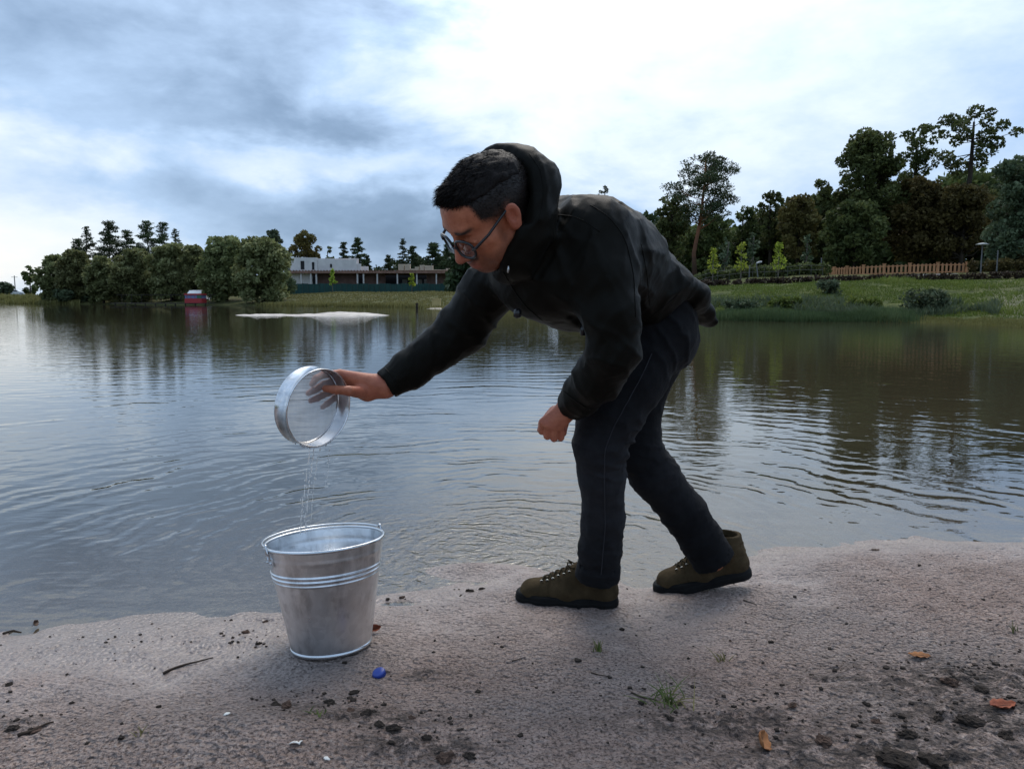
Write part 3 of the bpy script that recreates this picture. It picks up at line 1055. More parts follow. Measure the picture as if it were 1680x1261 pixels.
def sapling(lab, px, top, w, Y, seed, group):
    rng = np.random.default_rng(seed)
    base = on_far(px, Y)
    H = top_h(px, top, Y, base)
    W = size_at(w, Y)
    cl = []
    for i in range(34):
        f = rng.random() ** 1.1
        wd = max(0.10, (1 - f)) ** 0.75 * min(1, 0.5 + 4 * f)
        a = rng.random() * 2 * math.pi
        rr = math.sqrt(rng.random()) * wd * 0.8
        cr = W * rng.uniform(0.16, 0.3)
        cl.append(((W * rr * math.cos(a), W * rr * math.sin(a), H * (0.36 + 0.58 * f)), (cr, cr, cr * 0.8)))
    make_tree('sapling', lab, 'sapling', base, [(0, 0, -0.1), (0.01, 0, H * 0.35), (0.0, 0.01, H * 0.7), (0, 0, H * 0.95)], 0.012 * H + 0.012, cl, (L_SAP, B_GREY), 700 if Y < 60 else 260, 0.06 if Y < 60 else 0.17, group, rng, limb_r=0.3)


def blades(P, h, w, rng, lean=0.3):
    """upright grass or reed blades at the points P"""
    n = len(P)
    a = rng.random(n) * 2 * math.pi
    side = np.stack([np.cos(a), np.sin(a), np.zeros(n)], 1) * (w * rng.uniform(0.6, 1.3, n))[:, None]
    hh = (h * rng.uniform(0.5, 1.25, n))[:, None]
    ln = rng.normal(0, lean, (n, 3)) * hh
    ln[:, 2] = 0
    upv = np.array((0, 0, 1.0)) * hh
    V = np.stack([P - side, P + side, P + upv * 0.6 + ln * 0.4 + side * 0.7, P + upv * 0.6 + ln * 0.4 - side * 0.7, P + upv + ln], 1).reshape(-1, 3)
    i = np.arange(n) * 5
    Q = np.stack([i, i + 1, i + 2, i + 3], 1)
    T_ = np.stack([i + 3, i + 2, i + 4], 1)
    return V, Q, T_


def build_grasses():
    rng = np.random.default_rng(900)

    def band(name, lab, cat, mt, n, pxr, sr, h, w, lean, keep=None, thr=-0.45):
        px = rng.uniform(*pxr, n)
        s = rng.uniform(*sr, n)
        Ys = np.interp(px, TPX, T_SH)
        Y = Ys + s
        x = (px - 840) / FPX / 1.0064 * Y
        z = far_z(x, Y)
        P = np.stack([x, Y, z], 1)
        k = vnoise(P, 0.5, 3) + vnoise(P, 1.7, 4) * 0.6
        ok = (k > thr) & (z > -0.12)
        if keep is not None:
            ok &= keep(px, s)
        P, k = P[ok], k[ok]
        P[:, 2] -= 0.03
        V, Q, T_ = blades(P, h * (1 + 0.35 * np.clip(k, -1, 1)), w, rng, lean)
        me = np_mesh(name, V, [Q, T_], False)
        set_attr(me, 'tint', np.repeat(np.clip(0.5 + 0.3 * k + rng.normal(0, 0.15, len(P)), 0, 1), 5))
        tag(link(name, me, mt), lab, cat, kind='stuff')
    band('grass', 'rough green grass covering the right bank', 'grass', L_GRASS, 60000, (1120, 1720), (1.2, 15), 0.11, 0.018, 0.4, lambda px, s: rng.random(len(px)) < 1.0 - 0.6 * smooth(1560, 1650, px))
    band('reeds', 'green reeds along the foot of the right bank', 'reeds', L_REED, 16000, (1150, 1520), (-0.7, 1.6), 0.40, 0.013, 0.14, lambda px, s: rng.random(len(px)) < smooth(1150, 1210, px) * smooth(1520, 1450, px) + 0.05, -1.1)
    band('weeds', 'tall ragged weeds at the foot of the right bank', 'weeds', L_GREY, 16000, (1150, 1640), (0.6, 5.5), 0.30, 0.02, 0.35, None, 0.35)
    band('weeds', 'patches of taller grass over the right bank', 'weeds', L_GRASS, 14000, (1120, 1700), (3, 14), 0.22, 0.02, 0.4, None, 0.5)
    band('sedge', 'straw coloured sedge at the water edge on the right', 'sedge', L_SEDGE, 9000, (1440, 1720), (-0.8, 1.6), 0.17, 0.014, 0.2, None, -0.9)
    band('grass', 'dry grass on the bank below the building site', 'grass', L_SEDGE, 40000, (470, 1130), (0.5, 36), 0.16, 0.05, 0.4)
    band('reeds', 'low reeds along the far left shore', 'reeds', L_SEDGE, 5000, (-20, 130), (-0.5, 8), 0.5, 0.07, 0.2)
    band('reeds', 'low dry reeds below the building site bank', 'reeds', L_SEDGE, 6000, (400, 720), (-0.5, 3), 0.40, 0.05, 0.15, lambda px, s: rng.random(len(px)) < smooth(400, 450, px) * smooth(720, 640, px))


def hedge(label, pts, w, h, mt, seed, size=0.1, dens=90, name='hedge'):
    rng = np.random.default_rng(seed)
    pts = [np.asarray(p, float) for p in pts]
    cl = []
    for a, b in zip(pts[:-1], pts[1:]):
        L = np.linalg.norm(b - a)
        n = max(2, int(L / (w * 0.55)))
        for i in range(n):
            p = a + (b - a) * (i + rng.random()) / n
            z = fz1(p[0], p[1]) if p[2] < -90 else p[2]
            r = w * rng.uniform(0.45, 0.6)
            cl.append(((p[0], p[1] + rng.normal(0, w * 0.1), z + h * 0.5), (r, r, h * rng.uniform(0.5, 0.62))))
    C, t, o_ = clump_points(cl, dens * 2.2, rng, 0.4)
    V, Q = leaf_faces(C, size * 1.7, rng, out=o_)
    me = np_mesh(name, V, Q, False)
    set_attr(me, 'tint', np.repeat(t, 4))
    e = empty(name, pts[0] if pts[0][2] > -90 else (pts[0][0], pts[0][1], fz1(pts[0][0], pts[0][1])), label, 'hedge')
    link('foliage', me, mt, e)
    mb = MB()
    for (c, r) in cl[::2]:
        c = np.asarray(c)
        mb.tube([c - (0, 0, h * 0.55), c + (rng.normal(0, 0.03), 0, h * 0.3)], [0.012, 0.006], 4)
    link('stem', mb.mesh('stem'), B_DARK, e)['kind'] = 'stuff'
    return e


build_left_shore()
build_right_shore()
build_grasses()
# ------------------------------------------------------------------ buildings, fences, cars and posts on the far shores
def far_box(mb, px0, px1, py0, py1, Y, depth, z0=None):
    """box that fills this patch of view at distance Y"""
    a, b = at(px0, py1, Y), at(px1, py0, Y)
    zlo = a[2] if z0 is None else z0
    mb.box(((a[0] + b[0]) / 2, Y + depth / 2, (zlo + b[2]) / 2), (b[0] - a[0], depth, b[2] - zlo))
    return mb


def build_site():
    concrete = plain('pale_block_wall', (0.62, 0.60, 0.58), 0.9, 0, 0.2, 0.12, 0.6)
    brick = plain('raw_brick_wall', (0.15, 0.095, 0.08), 0.9, 0, 0.2, 0.3, 0.8)
    slabm = plain('formwork_slab', (0.24, 0.14, 0.105), 0.8, 0, 0.2, 0.3, 1.0)
    colm = plain('pale_prop', (0.5, 0.48, 0.46), 0.7)
    dark = plain('dark_interior', (0.02, 0.02, 0.022), 0.9)
    Y = 156.0
    b0 = at(480, 470, Y)
    e = empty('unfinished_building', b0, 'low unfinished building with white block walls on a brick storey', 'building')
    zg = fz1(b0[0], Y)
    mb = MB()
    # ground-floor walls set back under the slab
    for i, (a, c) in enumerate(((520, 586), (598, 632), (700, 760))):
        far_box(MB(), a, c, 448.5, 470, Y + 3, 0.3, zg).obj('brick_wall', brick, e)
    far_box(MB(), 478, 512, 447.5, 472, Y + 2, 0.3, zg).obj('white_wall', concrete, e)
    far_box(MB(), 470, 764, 448, 472, Y + 15, 0.3, zg).obj('rear_wall', dark, e)
    for (a, c) in ((660, 668), (679, 692), (696, 706), (712, 722)):
        far_box(MB(), a, c, 458, 466, Y + 11, 0.2).obj('pale_opening', concrete, e)
    s = far_box(MB(), 466, 762, 444.5, 448.2, Y, 14).obj('floor_slab', slabm, e)
    for i in range(58):
        px = 470 + i * 5.0
        far_box(MB(), px, px + 2.6, 443.2, 444.4, Y - 0.1, 0.3).obj('formwork_block', slabm, s)
    for px in (493, 509, 518, 585.5, 595.5, 618, 651, 683, 715):
        far_box(MB(), px, px + 1.8, 448.4, 470, Y + 0.3, 0.25, zg).obj('column', colm, e)
    # upper storey
    w = far_box(MB(), 476, 520, 422.5, 444.3, Y + 1.0, 0.35).obj('white_wall', concrete, e)
    far_box(MB(), 493.5, 499, 428, 442, Y + 0.93, 0.1).obj('window', dark, w)
    far_box(MB(), 512, 515.5, 430, 442.5, Y + 0.93, 0.1).obj('window', dark, w)
    w = far_box(MB(), 520.3, 550, 424.5, 444.3, Y + 1.3, 0.35).obj('white_wall', concrete, e)
    far_box(MB(), 541.5, 544.5, 433, 439, Y + 1.23, 0.1).obj('window', dark, w)
    far_box(MB(), 550.3, 585, 425.8, 444.3, Y + 0.9, 0.35).obj('white_wall', concrete, e)
    far_box(MB(), 585.3, 592, 432.5, 444.3, Y + 1.1, 0.35).obj('white_wall', concrete, e)
    far_box(MB(), 592.3, 604, 437, 444.3, Y + 2.1, 0.35).obj('white_wall', concrete, e)
    far_box(MB(), 478, 588, 424, 444.3, Y + 9, 0.3).obj('rear_upper_wall', concrete, e)
    # pallets of blocks on the slab
    pal = plain('wrapped_blocks', (0.47, 0.39, 0.29), 0.7, 0, 0.3, 0.12, 1.5)
    wood = plain('pallet_wood', (0.2, 0.13, 0.07), 0.9)
    labs = (('tall block pallet, leftmost on the slab', 653.5, 662.5, 433), ('tall block pallet, second from left on the slab', 664, 672.5, 433), ('low block pallet, right of the two tall left ones', 673.5, 680.5, 440.5),
            ('half-high block pallet left of the middle pair', 680.5, 687, 437.5), ('tall block pallet, left of the middle pair', 688.5, 695.5, 434.5), ('tall wide block pallet, right of the middle pair', 696.5, 710, 435.2),
            ('low wide block pallet right of the tall ones', 711.5, 722, 442), ('low block pallet near the man\'s face', 723, 730, 442.2), ('half-high block pallet near the man\'s face', 731.5, 737, 440), ('low block pallet closest to the man\'s face', 738, 748, 442.5))
    for i, (lab, a, c, t) in enumerate(labs):
        p = at((a + c) / 2, 444.4, Y + 1.5)
        pe = empty('block_pallet', p, lab, 'pallet', 'pallets of blocks on the slab')
        far_box(MB(), a, c, 443.4, 444.5, Y + 1, 1.4).obj('pallet_base', wood, pe)
        n = max(1, int(round((443.3 - t) / 3.4)))
        for k in range(n):
            y1 = 443.3 - k * (443.3 - t) / n
            far_box(MB(), a + 0.12 * (k % 2), c - 0.1 * (k % 2), y1 - (443.3 - t) / n + 0.25, y1, Y + 1.05, 1.3).obj('block_layer', pal, pe)
    # green site fence
    gm = plain('green_sheet_fence', (0.012, 0.055, 0.05), 0.6, 0, 0.3, 0.2, 0.5)
    pm = plain('fence_post_metal', (0.03, 0.06, 0.055), 0.6)
    fe = empty('site_fence', at(452, 478, 146), 'long dark green sheet fence below the unfinished building', 'fence')
    ps = np.arange(452, 776, 9.0)
    for i, px in enumerate(ps[:-1]):
        mbx = MB()
        pa, pb = on_far(px + 0.1, 146), on_far(px + 8.9, 146)
        ztop = at(px, 465.5 if px > 470 else 468.5, 146)[2] + 0.06 * math.sin(i * 1.7)
        zb = min(pa[2], pb[2]) - 0.05
        mbx.box(((pa[0] + pb[0]) / 2, 146, (zb + ztop) / 2), (pb[0] - pa[0], 0.05, ztop - zb))
        mbx.obj('panel', gm, fe)
        MB().tube([(pa[0], 145.9, zb), (pa[0], 145.9, ztop + 0.08)], 0.05, 5).obj('post', pm, fe)
    # beige box, post on the little beach
    bm = plain('beige_plywood', (0.45, 0.35, 0.15), 0.7)
    c = on_far(716, 66)
    be = empty('plywood_box', c, 'square beige box standing on the far little beach', 'box')
    s = size_at(13, 66)
    z1 = at(716, 491, 66)[2]
    MB().box((c[0], c[1], (c[2] + z1) / 2), (s, s, z1 - c[2])).obj('body', bm, be)
    MB().box((c[0], c[1], z1 + 0.025), (s + 0.06, s + 0.06, 0.05)).obj('lid', bm, be)
    c = at(684, 508, 55.5)
    z1 = at(684, 497, 55.5)[2]
    pe = empty('mooring_post', (c[0], c[1], -0.4), 'dark wooden post standing in the water before the far beach', 'post')
    MB().tube([(c[0], c[1], -0.5), (c[0], c[1], z1 * 0.7), (c[0] + 0.02, c[1], z1)], [0.09, 0.085, 0.08], 7).obj('shaft', B_DARK, pe)
    MB().tube([(c[0], c[1], z1 * 0.8), (c[0] + 0.0, c[1], z1 * 0.9)], [0.11, 0.11], 7).obj('collar', B_DARK, pe)


def build_dock():
    dk = plain('dark_dock_wood', (0.035, 0.03, 0.026), 0.9)
    red = plain('red_painted_boards', (0.34, 0.025, 0.03), 0.5)
    blue = plain('blue_band', (0.12, 0.15, 0.28), 0.5)
    Y = 90.0
    e = empty('dock', at(200, 501, Y), 'long low dark dock along the foot of the left willows', 'dock')
    x0, x1 = size_at(190 - 840, Y), size_at(352 - 840, Y)
    n = 36
    for i in range(n):
        w = (x1 - x0) / n
        MB().box((x0 + w * (i + 0.5), Y, 0.22), (w * 0.94, 1.8, 0.08)).obj('plank', dk, e)
    for i in range(10):
        x = x0 + (x1 - x0) * (i + 0.5) / 10
        MB().tube([(x, Y - 0.75, -0.9), (x, Y - 0.75, 0.18)], 0.08, 6).obj('pile', dk, e)
        MB().tube([(x, Y + 0.8, 0.262), (x, Y + 0.8, 1.2)], 0.025, 5).obj('rail_post', dk, e)
    MB().box(((x0 + x1) / 2, Y + 0.8, 1.22), (x1 - x0, 0.05, 0.05)).obj('rail', dk, e)
    # red cabin
    a, b = at(306, 500.5, Y - 0.3), at(332.5, 481.5, Y - 0.3)
    w, h = b[0] - a[0], b[2] - 0.265
    cx = (a[0] + b[0]) / 2
    k = empty('red_cabin', (cx, Y, 0.265), 'small red cabin with a blue band on the dock', 'cabin')
    MB().box((cx, Y, 0.265 + h * 0.24), (w, 1.5, h * 0.48)).obj('lower_wall', red, k)
    bb = MB().box((cx, Y, 0.265 + h * 0.66), (w * 0.97, 1.46, h * 0.36)).obj('window_band', blue, k)
    for i in range(4):
        MB().box((cx - w * 0.36 + w * 0.24 * i, Y - 0.735, 0.265 + h * 0.66), (w * 0.02, 0.02, h * 0.34)).obj('mullion', red, bb)
    MB().box((cx, Y, 0.265 + h * 0.92), (w * 1.03, 1.6, h * 0.16)).obj('roof', red, k)
    gr = plain('green_side_panel', (0.03, 0.12, 0.07), 0.6)
    MB().box((b[0] - 0.25, Y - 0.748, 0.265 + h * 0.66), (0.5, 0.02, h * 0.34)).obj('green_panel', gr, k)


def car(label, px, py_base, Y, rz, colour, seed):
    base = at(px, py_base, Y)
    g = fz1(base[0], Y)
    base[2] = g + 0.02
    e = bpy.data.objects.new('parked_car', None)
    e.location = tuple(base)
    e.rotation_euler = (0, 0, rz)
    COL.objects.link(e)
    tag(e, label, 'car', 'white cars parked on the far shore')
    prof = [(-2.1, 0.35), (-2.12, 0.75), (-1.95, 0.95), (-1.5, 1.02), (-1.05, 1.42), (0.25, 1.47), (1.0, 1.05), (1.85, 0.9), (2.1, 0.65), (2.1, 0.35)]
    V, Q = [], []
    n = len(prof)
    for s, k in ((-0.85, 0), (0.85, 1)):
        for (x, z) in prof:
            V.append((x, s * (1 - 0.16 * smooth(0.95, 1.45, np.array(z))), z))
    for i in range(n):
        j = (i + 1) % n
        Q.append((i, j, n + j, n + i))
    me = np_mesh('body', V, [np.array(Q), np.array([list(range(n))[::-1]]), np.array([[n + i for i in range(n)]])], False)
    o = bpy.data.objects.new('body', me)
    me.materials.append(colour)
    COL.objects.link(o)
    o.parent = e
    gl = MATS.get('car_glass') or plain('car_glass', (0.03, 0.035, 0.04), 0.15)
    ru = MATS.get('tyre_rubber') or plain('tyre_rubber', (0.02, 0.02, 0.02), 0.8)

    def part(nm, mb, mt, par):
        p = mb.obj(nm, mt)
        p.parent = par
        return p
    for s in (-1, 1):
        for (xa, xb) in ((-1.05, -0.42), (-0.36, 0.42)):
            V = [(xa - 0.1, s * 0.855, 1.02), (xb + 0.12, s * 0.855, 1.02), (xb, s * 0.735, 1.4), (xa + 0.1, s * 0.735, 1.4)]
            part('window', MB().add(V, [(0, 1, 2, 3)]), gl, o)
        for x in (-1.3, 1.3):
            th = np.linspace(0, 2 * math.pi, 13)[:-1]
            w = part('wheel', MB().tube([(x, s * 0.68, 0.33), (x, s * 0.87, 0.33)], 0.33, 14), ru, e)
            part('rim', MB().tube([(x, s * 0.871, 0.33), (x, s * 0.885, 0.33)], 0.2, 10), colour, w)
        part('headlight', MB().box((2.07, s * 0.62, 0.7), (0.1, 0.3, 0.14)), gl, e)


def build_cars_poles():
    wp = plain('white_car_paint', (0.78, 0.79, 0.8), 0.25, 0, 0.5, 0.03)
    car('white car parked in front on the far left shore', 28, 484, 196, R(8), wp, 1)
    car('white car behind the front one on the far left shore', 40, 483, 203, R(15), wp, 2)
    car('white car glimpsed just above the red cabin roof', 325.5, 481, 96.2, R(93), wp, 4)
    gm = plain('galvanised_pole', (0.13, 0.13, 0.13), 0.7, 0.0)
    lw = plain('white_lamp_housing', (0.38, 0.39, 0.39), 0.5)
    b = on_far(26, 200)
    e = empty('utility_pole', b, 'thin grey pole left of the dark slim tree on far left', 'pole')
    zt = at(26, 452, 200)[2]
    MB().tube([b - (0, 0, .3), (b[0], b[1], zt)], [0.14, 0.1], 7).obj('shaft', gm, e)
    MB().box((b[0], b[1], zt - 0.4), (1.6, 0.1, 0.1)).obj('crossarm', gm, e)

    def lamp(label, px, py_top, Y, wpx):
        b = on_far(px, Y)
        zt = at(px, py_top, Y)[2]
        e = empty('street_lamp', b, label, 'street lamp', 'park lamps on the right bank')
        MB().tube([b - (0, 0, .2), (b[0], b[1], zt - 0.05)], [0.045, 0.03], 8).obj('pole', gm, e)
        w = size_at(wpx, Y)
        MB().lathe([(0.02, 0.10), (w * 0.25, 0.07), (w * 0.5, 0.0), (w * 0.45, -0.03), (0.02, -0.02)], 16, (b[0], b[1], zt)).obj('shade', lw, e, True)
        MB().tube([(b[0], b[1], zt - 0.12), (b[0], b[1], zt)], [0.05, 0.05], 8).obj('bulb_holder', gm, e)
    lamp('park lamp with flat white head under the weeping willow', 1606, 401, 47, 20)
    b = on_far(1243, 49)
    e = empty('street_lamp', b, 'park lamp with tilted white arm between two saplings', 'street lamp', 'park lamps on the right bank')
    t = at(1241, 432, 49)
    MB().tube([b - (0, 0, .2), t], [0.04, 0.03], 8).obj('pole', gm, e)
    q = at(1250, 429.5, 49)
    MB().tube([t, (t + q) / 2 + (0, 0, 0.02), q], [0.05, 0.07, 0.05], 8).obj('lamp_head', lw, e)
    for (px, top, Y, lab) in ((1345, 424, 50, 'thin pale post at the left end of picket fence'), (1632, 412, 46, 'thin pale pole near the right edge of the bank'), (1228, 437, 49.5, 'short pale post between the saplings')):
        b = on_far(px, Y)
        e = empty('pole', b, lab, 'pole')
        zt = at(px, top, Y)[2]
        MB().tube([b - (0, 0, .2), (b[0], b[1], zt)], 0.035, 7).obj('shaft', gm, e)
        MB().tube([(b[0], b[1], zt), (b[0], b[1], zt + 0.04)], [0.045, 0.02], 7).obj('cap', gm, e)


def build_right_fences():
    wood = plain('honey_coloured_wood', (0.42, 0.215, 0.105), 0.7, 0, 0.2, 0.25, 2.5)
    stone = plain('grey_path_edge', (0.19, 0.175, 0.165), 0.9, 0, 0.2, 0.3, 1.2, 0.5, 4.0, 0.05)
    posts = [(1352, 456.5, 54.0), (1368, 455.0, 53.0), (1389, 454.0, 51.9), (1416, 452.5, 50.9), (1450, 451.2, 50.0), (1492, 450.0, 49.3), (1538, 449.0, 48.9), (1586, 448.4, 48.8)]
    P = [at(a, b_, c) for a, b_, c in posts]
    e = empty('picket_fence', P[0], 'honey coloured wooden picket fence curving along the right bank', 'fence')
    H = 0.66
    pk = None
    for i, p in enumerate(P):
        mb = MB().box((p[0], p[1], p[2] + H * 0.48), (0.13, 0.13, H * 1.12))
        o = mb.obj('post', wood, e)
        MB().box((p[0], p[1], p[2] + H * 1.06), (0.18, 0.18, 0.05)).obj('post_cap', wood, o)
    for a, b_ in zip(P[:-1], P[1:]):
        L = np.linalg.norm(b_ - a)
        d = (b_ - a) / L
        rz = math.atan2(d[1], d[0])
        for zz in (0.16, 0.82):
            MB().tube([a + (0, 0.02, H * zz), b_ + (0, 0.02, H * zz)], 0.025, 4).obj('rail', wood, e)
        n = max(5, int(round(L / 0.245)))
        for k in range(1, n):
            p = a + d * L * k / n
            if pk is None:
                w, t, h = 0.06, 0.02, H * 0.94
                V = [(-w, -t, 0), (w, -t, 0), (w, -t, h * 0.93), (0, -t, h), (-w, -t, h * 0.93), (-w, t, 0), (w, t, 0), (w, t, h * 0.93), (0, t, h), (-w, t, h * 0.93)]
                F5 = np.array([(0, 1, 2, 3, 4), (9, 8, 7, 6, 5)])
                Q = np.array([(0, 5, 6, 1), (1, 6, 7, 2), (2, 7, 8, 3), (3, 8, 9, 4), (4, 9, 5, 0)])
                pk = np_mesh('picket', V, [F5, Q], False)
                pk.materials.append(wood)
            o = bpy.data.objects.new('picket', pk)
            o.location = p + (d[1] * 0.03, -0.055, 0.03) - np.asarray(P[0])
            o.rotation_euler = (0, 0, rz)
            COL.objects.link(o)
            o.parent = e
    # retaining edge below the picket fence
    V = []
    for p in P + [at(1640, 447, 48.6)]:
        g = fz1(p[0], p[1] - 1.2)
        V += [p + (0, 0.3, 0.0), p + (0, -0.35, -0.01), (p[0], p[1] - 1.1, g - 0.05 + 0.0)]
    n = len(P) + 1
    Q = []
    for i in range(n - 1):
        for j in (0, 1):
            Q.append((i * 3 + j, i * 3 + j + 1, (i + 1) * 3 + j + 1, (i + 1) * 3 + j))
    o = link('path_edge', np_mesh('path_edge', V, np.array(Q), False), stone)
    tag(o, 'grey stone edging under the picket fence', 'path edge', kind='structure')
    # hedges
    A = lambda px, Y: np.append(on_far(px, Y)[:2], -99.0)
    hedge('low reddish hedge along the top of the right bank', [A(1100, 43.5), A(1180, 43.3), A(1260, 43.0), A(1345, 42.8), A(1480, 43.6)], 0.55, 0.38, L_HEDGE, 601, 0.05, 600)
    hedge('dark hedge behind the saplings on the right bank', [A(1100, 50), A(1200, 50), A(1300, 50), A(1352, 50)], 0.8, 0.75, L_OAK, 602, 0.07, 420)
    hedge('low reddish hedge under the right part of picket fence', [A(1470, 43.5), A(1560, 44), A(1640, 44.2), A(1720, 44)], 0.5, 0.42, L_HEDGE, 603, 0.05, 500)
    hedge('clipped olive hedge right of the picket fence', [at(1592, 446, 47.8), at(1625, 446, 47.6), at(1690, 445, 47)], 0.7, 0.75, L_OAKW, 604, 0.06, 500)
    # wire fence before the dark hedge
    gm = plain('wire_fence_metal', (0.10, 0.10, 0.10), 0.7)
    w = empty('wire_fence', on_far(1100, 49), 'thin grey rail fence before the dark hedge', 'fence')
    pts = [on_far(px, 49.0) for px in np.linspace(1100, 1348, 14)]
    for p in pts:
        MB().tube([p - (0, 0, .1), p + (0, 0, 0.62)], 0.009, 5).obj('post', gm, w)
    for z in (0.35, 0.62):
        MB().tube([p + (0, 0, z) for p in pts], 0.008, 5).obj('rail', gm, w)


build_site()
build_dock()
build_cars_poles()
build_right_fences()
# ------------------------------------------------------------------ smooth bodies: distance fields turned into meshes
class Field:
    def __init__(self, lo, hi, h):
        self.lo = np.asarray(lo, float)
        self.h = h
        self.n = (np.ceil((np.asarray(hi, float) - self.lo) / h)).astype(int) + 1
        self.D = np.full(self.n, 1.0, np.float32)

    def _sub(self, lo, hi):
        i0 = np.clip(np.floor((np.asarray(lo) - self.lo) / self.h).astype(int), 0, self.n)
        i1 = np.clip(np.ceil((np.asarray(hi) - self.lo) / self.h).astype(int) + 1, 0, self.n)
        if np.any(i1 <= i0):
            return None
        sl = tuple(slice(a, b) for a, b in zip(i0, i1))
        ax = [(self.lo[k] + self.h * np.arange(i0[k], i1[k])).astype(np.float32) for k in range(3)]
        return sl, ax[0][:, None, None], ax[1][None, :, None], ax[2][None, None, :]

    def _put(self, sl, d, k, mode):
        A = self.D[sl]
        if mode == 'add':
            if k > 0:
                hh = np.maximum(k - np.abs(A - d), 0) / k
                self.D[sl] = np.minimum(A, d) - hh * hh * k * 0.25
            else:
                self.D[sl] = np.minimum(A, d)
        else:
            d = -d
            if k > 0:
                hh = np.maximum(k - np.abs(A - d), 0) / k
                self.D[sl] = np.maximum(A, d) + hh * hh * k * 0.25
            else:
                self.D[sl] = np.maximum(A, d)

    def cone(self, a, b, r1, r2, k=0.02, e=None, s=1.0, mode='add'):
        """tapered capsule; cross-section stretched by s along the unit vector e"""
        a, b = np.asarray(a, float), np.asarray(b, float)
        m = max(r1, r2) * max(1, s) + k + 4 * self.h
        g = self._sub(np.minimum(a, b) - m, np.maximum(a, b) + m)
        if g is None:
            return self
        sl, x, y, z = g
        qx, qy, qz = x - a[0], y - a[1], z - a[2]
        ba = b - a
        if e is not None:
            e = np.asarray(e, float) / np.linalg.norm(e)
            f = 1 - 1 / s
            t = (qx * e[0] + qy * e[1] + qz * e[2]) * f
            qx, qy, qz = qx - e[0] * t, qy - e[1] * t, qz - e[2] * t
            ba = ba - e * (ba @ e) * f
        L2 = max(ba @ ba, 1e-12)
        t = np.clip((qx * ba[0] + qy * ba[1] + qz * ba[2]) / L2, 0, 1)
        d = np.sqrt((qx - t * ba[0]) ** 2 + (qy - t * ba[1]) ** 2 + (qz - t * ba[2]) ** 2) - (r1 + (r2 - r1) * t)
        self._put(sl, d, k, mode)
        return self

    def ell(self, c, r, k=0.02, M=None, mode='add'):
        """ellipsoid with half-axes r in the frame M (columns)"""
        c, r = np.asarray(c, float), np.asarray(r, float)
        m = r.max() + k + 4 * self.h
        g = self._sub(c - m, c + m)
        if g is None:
            return self
        sl, x, y, z = g
        q = [x - c[0], y - c[1], z - c[2]]
        if M is not None:
            M = np.asarray(M)
            q = [q[0] * M[0, i] + q[1] * M[1, i] + q[2] * M[2, i] for i in range(3)]
        k0 = np.sqrt((q[0] / r[0]) ** 2 + (q[1] / r[1]) ** 2 + (q[2] / r[2]) ** 2)
        k1 = np.sqrt((q[0] / r[0] ** 2) ** 2 + (q[1] / r[1] ** 2) ** 2 + (q[2] / r[2] ** 2) ** 2)
        d = k0 * (k0 - 1) / np.maximum(k1, 1e-6)
        self._put(sl, d, k, mode)
        return self

    def half(self, p, n, k=0.004):
        """cut away the side the normal n points to"""
        n = np.asarray(n, float) / np.linalg.norm(n)
        sl, x, y, z = self._sub(self.lo, self.lo + self.n * self.h)
        d = -((x - p[0]) * n[0] + (y - p[1]) * n[1] + (z - p[2]) * n[2])
        self._put(sl, d, k, 'sub')
        return self

    def chain(self, pts, k=0.02, e=None, s=1.0, kj=None):
        """pts: (point, radius) list"""
        for (a, ra), (b, rb) in zip(pts[:-1], pts[1:]):
            self.cone(a, b, ra, rb, k if kj is None else kj, e, s)
        return self

    def merge(self, other, k=0.01):
        self._put((slice(None),) * 3, other.D, k, 'add')
        return self

    def carve(self, other, k=0.004):
        self._put((slice(None),) * 3, other.D, k, 'sub')
        return self

    def band(self, w):
        I = np.nonzero(np.abs(self.D) < w)
        P = self.lo + self.h * np.stack(I, -1)
        return I, P

    def displace(self, fn, w=0.03):
        I, P = self.band(w)
        self.D[I] += fn(P).astype(np.float32)
        return self

    def mesh(self):
        """surface nets"""
        D = self.D
        ins = D < 0
        nx, ny, nz = D.shape
        c = np.zeros((nx - 1, ny - 1, nz - 1), np.int8)
        for dx in (0, 1):
            for dy in (0, 1):
                for dz in (0, 1):
                    c += ins[dx:nx - 1 + dx, dy:ny - 1 + dy, dz:nz - 1 + dz]
        act = (c > 0) & (c < 8)
        I = np.stack(np.nonzero(act), -1)
        idx = np.full(act.shape, -1, np.int32)
        idx[act] = np.arange(len(I))
        S = np.zeros((len(I), 3))
        N = np.zeros(len(I))
        cor = [(a, b, d) for a in (0, 1) for b in (0, 1) for d in (0, 1)]
        val = {o: D[I[:, 0] + o[0], I[:, 1] + o[1], I[:, 2] + o[2]].astype(float) for o in cor}
        for o in cor:
            for ax in range(3):
                if o[ax] == 0:
                    o2 = list(o)
                    o2[ax] = 1
                    o2 = tuple(o2)
                    a, b = val[o], val[o2]
                    m = (a < 0) != (b < 0)
                    t = a[m] / (a[m] - b[m])
                    p = np.tile(np.array(o, float), (m.sum(), 1))
                    p[:, ax] = t
                    S[m] += p
                    N[m] += 1
        V = (I + S / N[:, None]) * self.h + self.lo
        Q = []
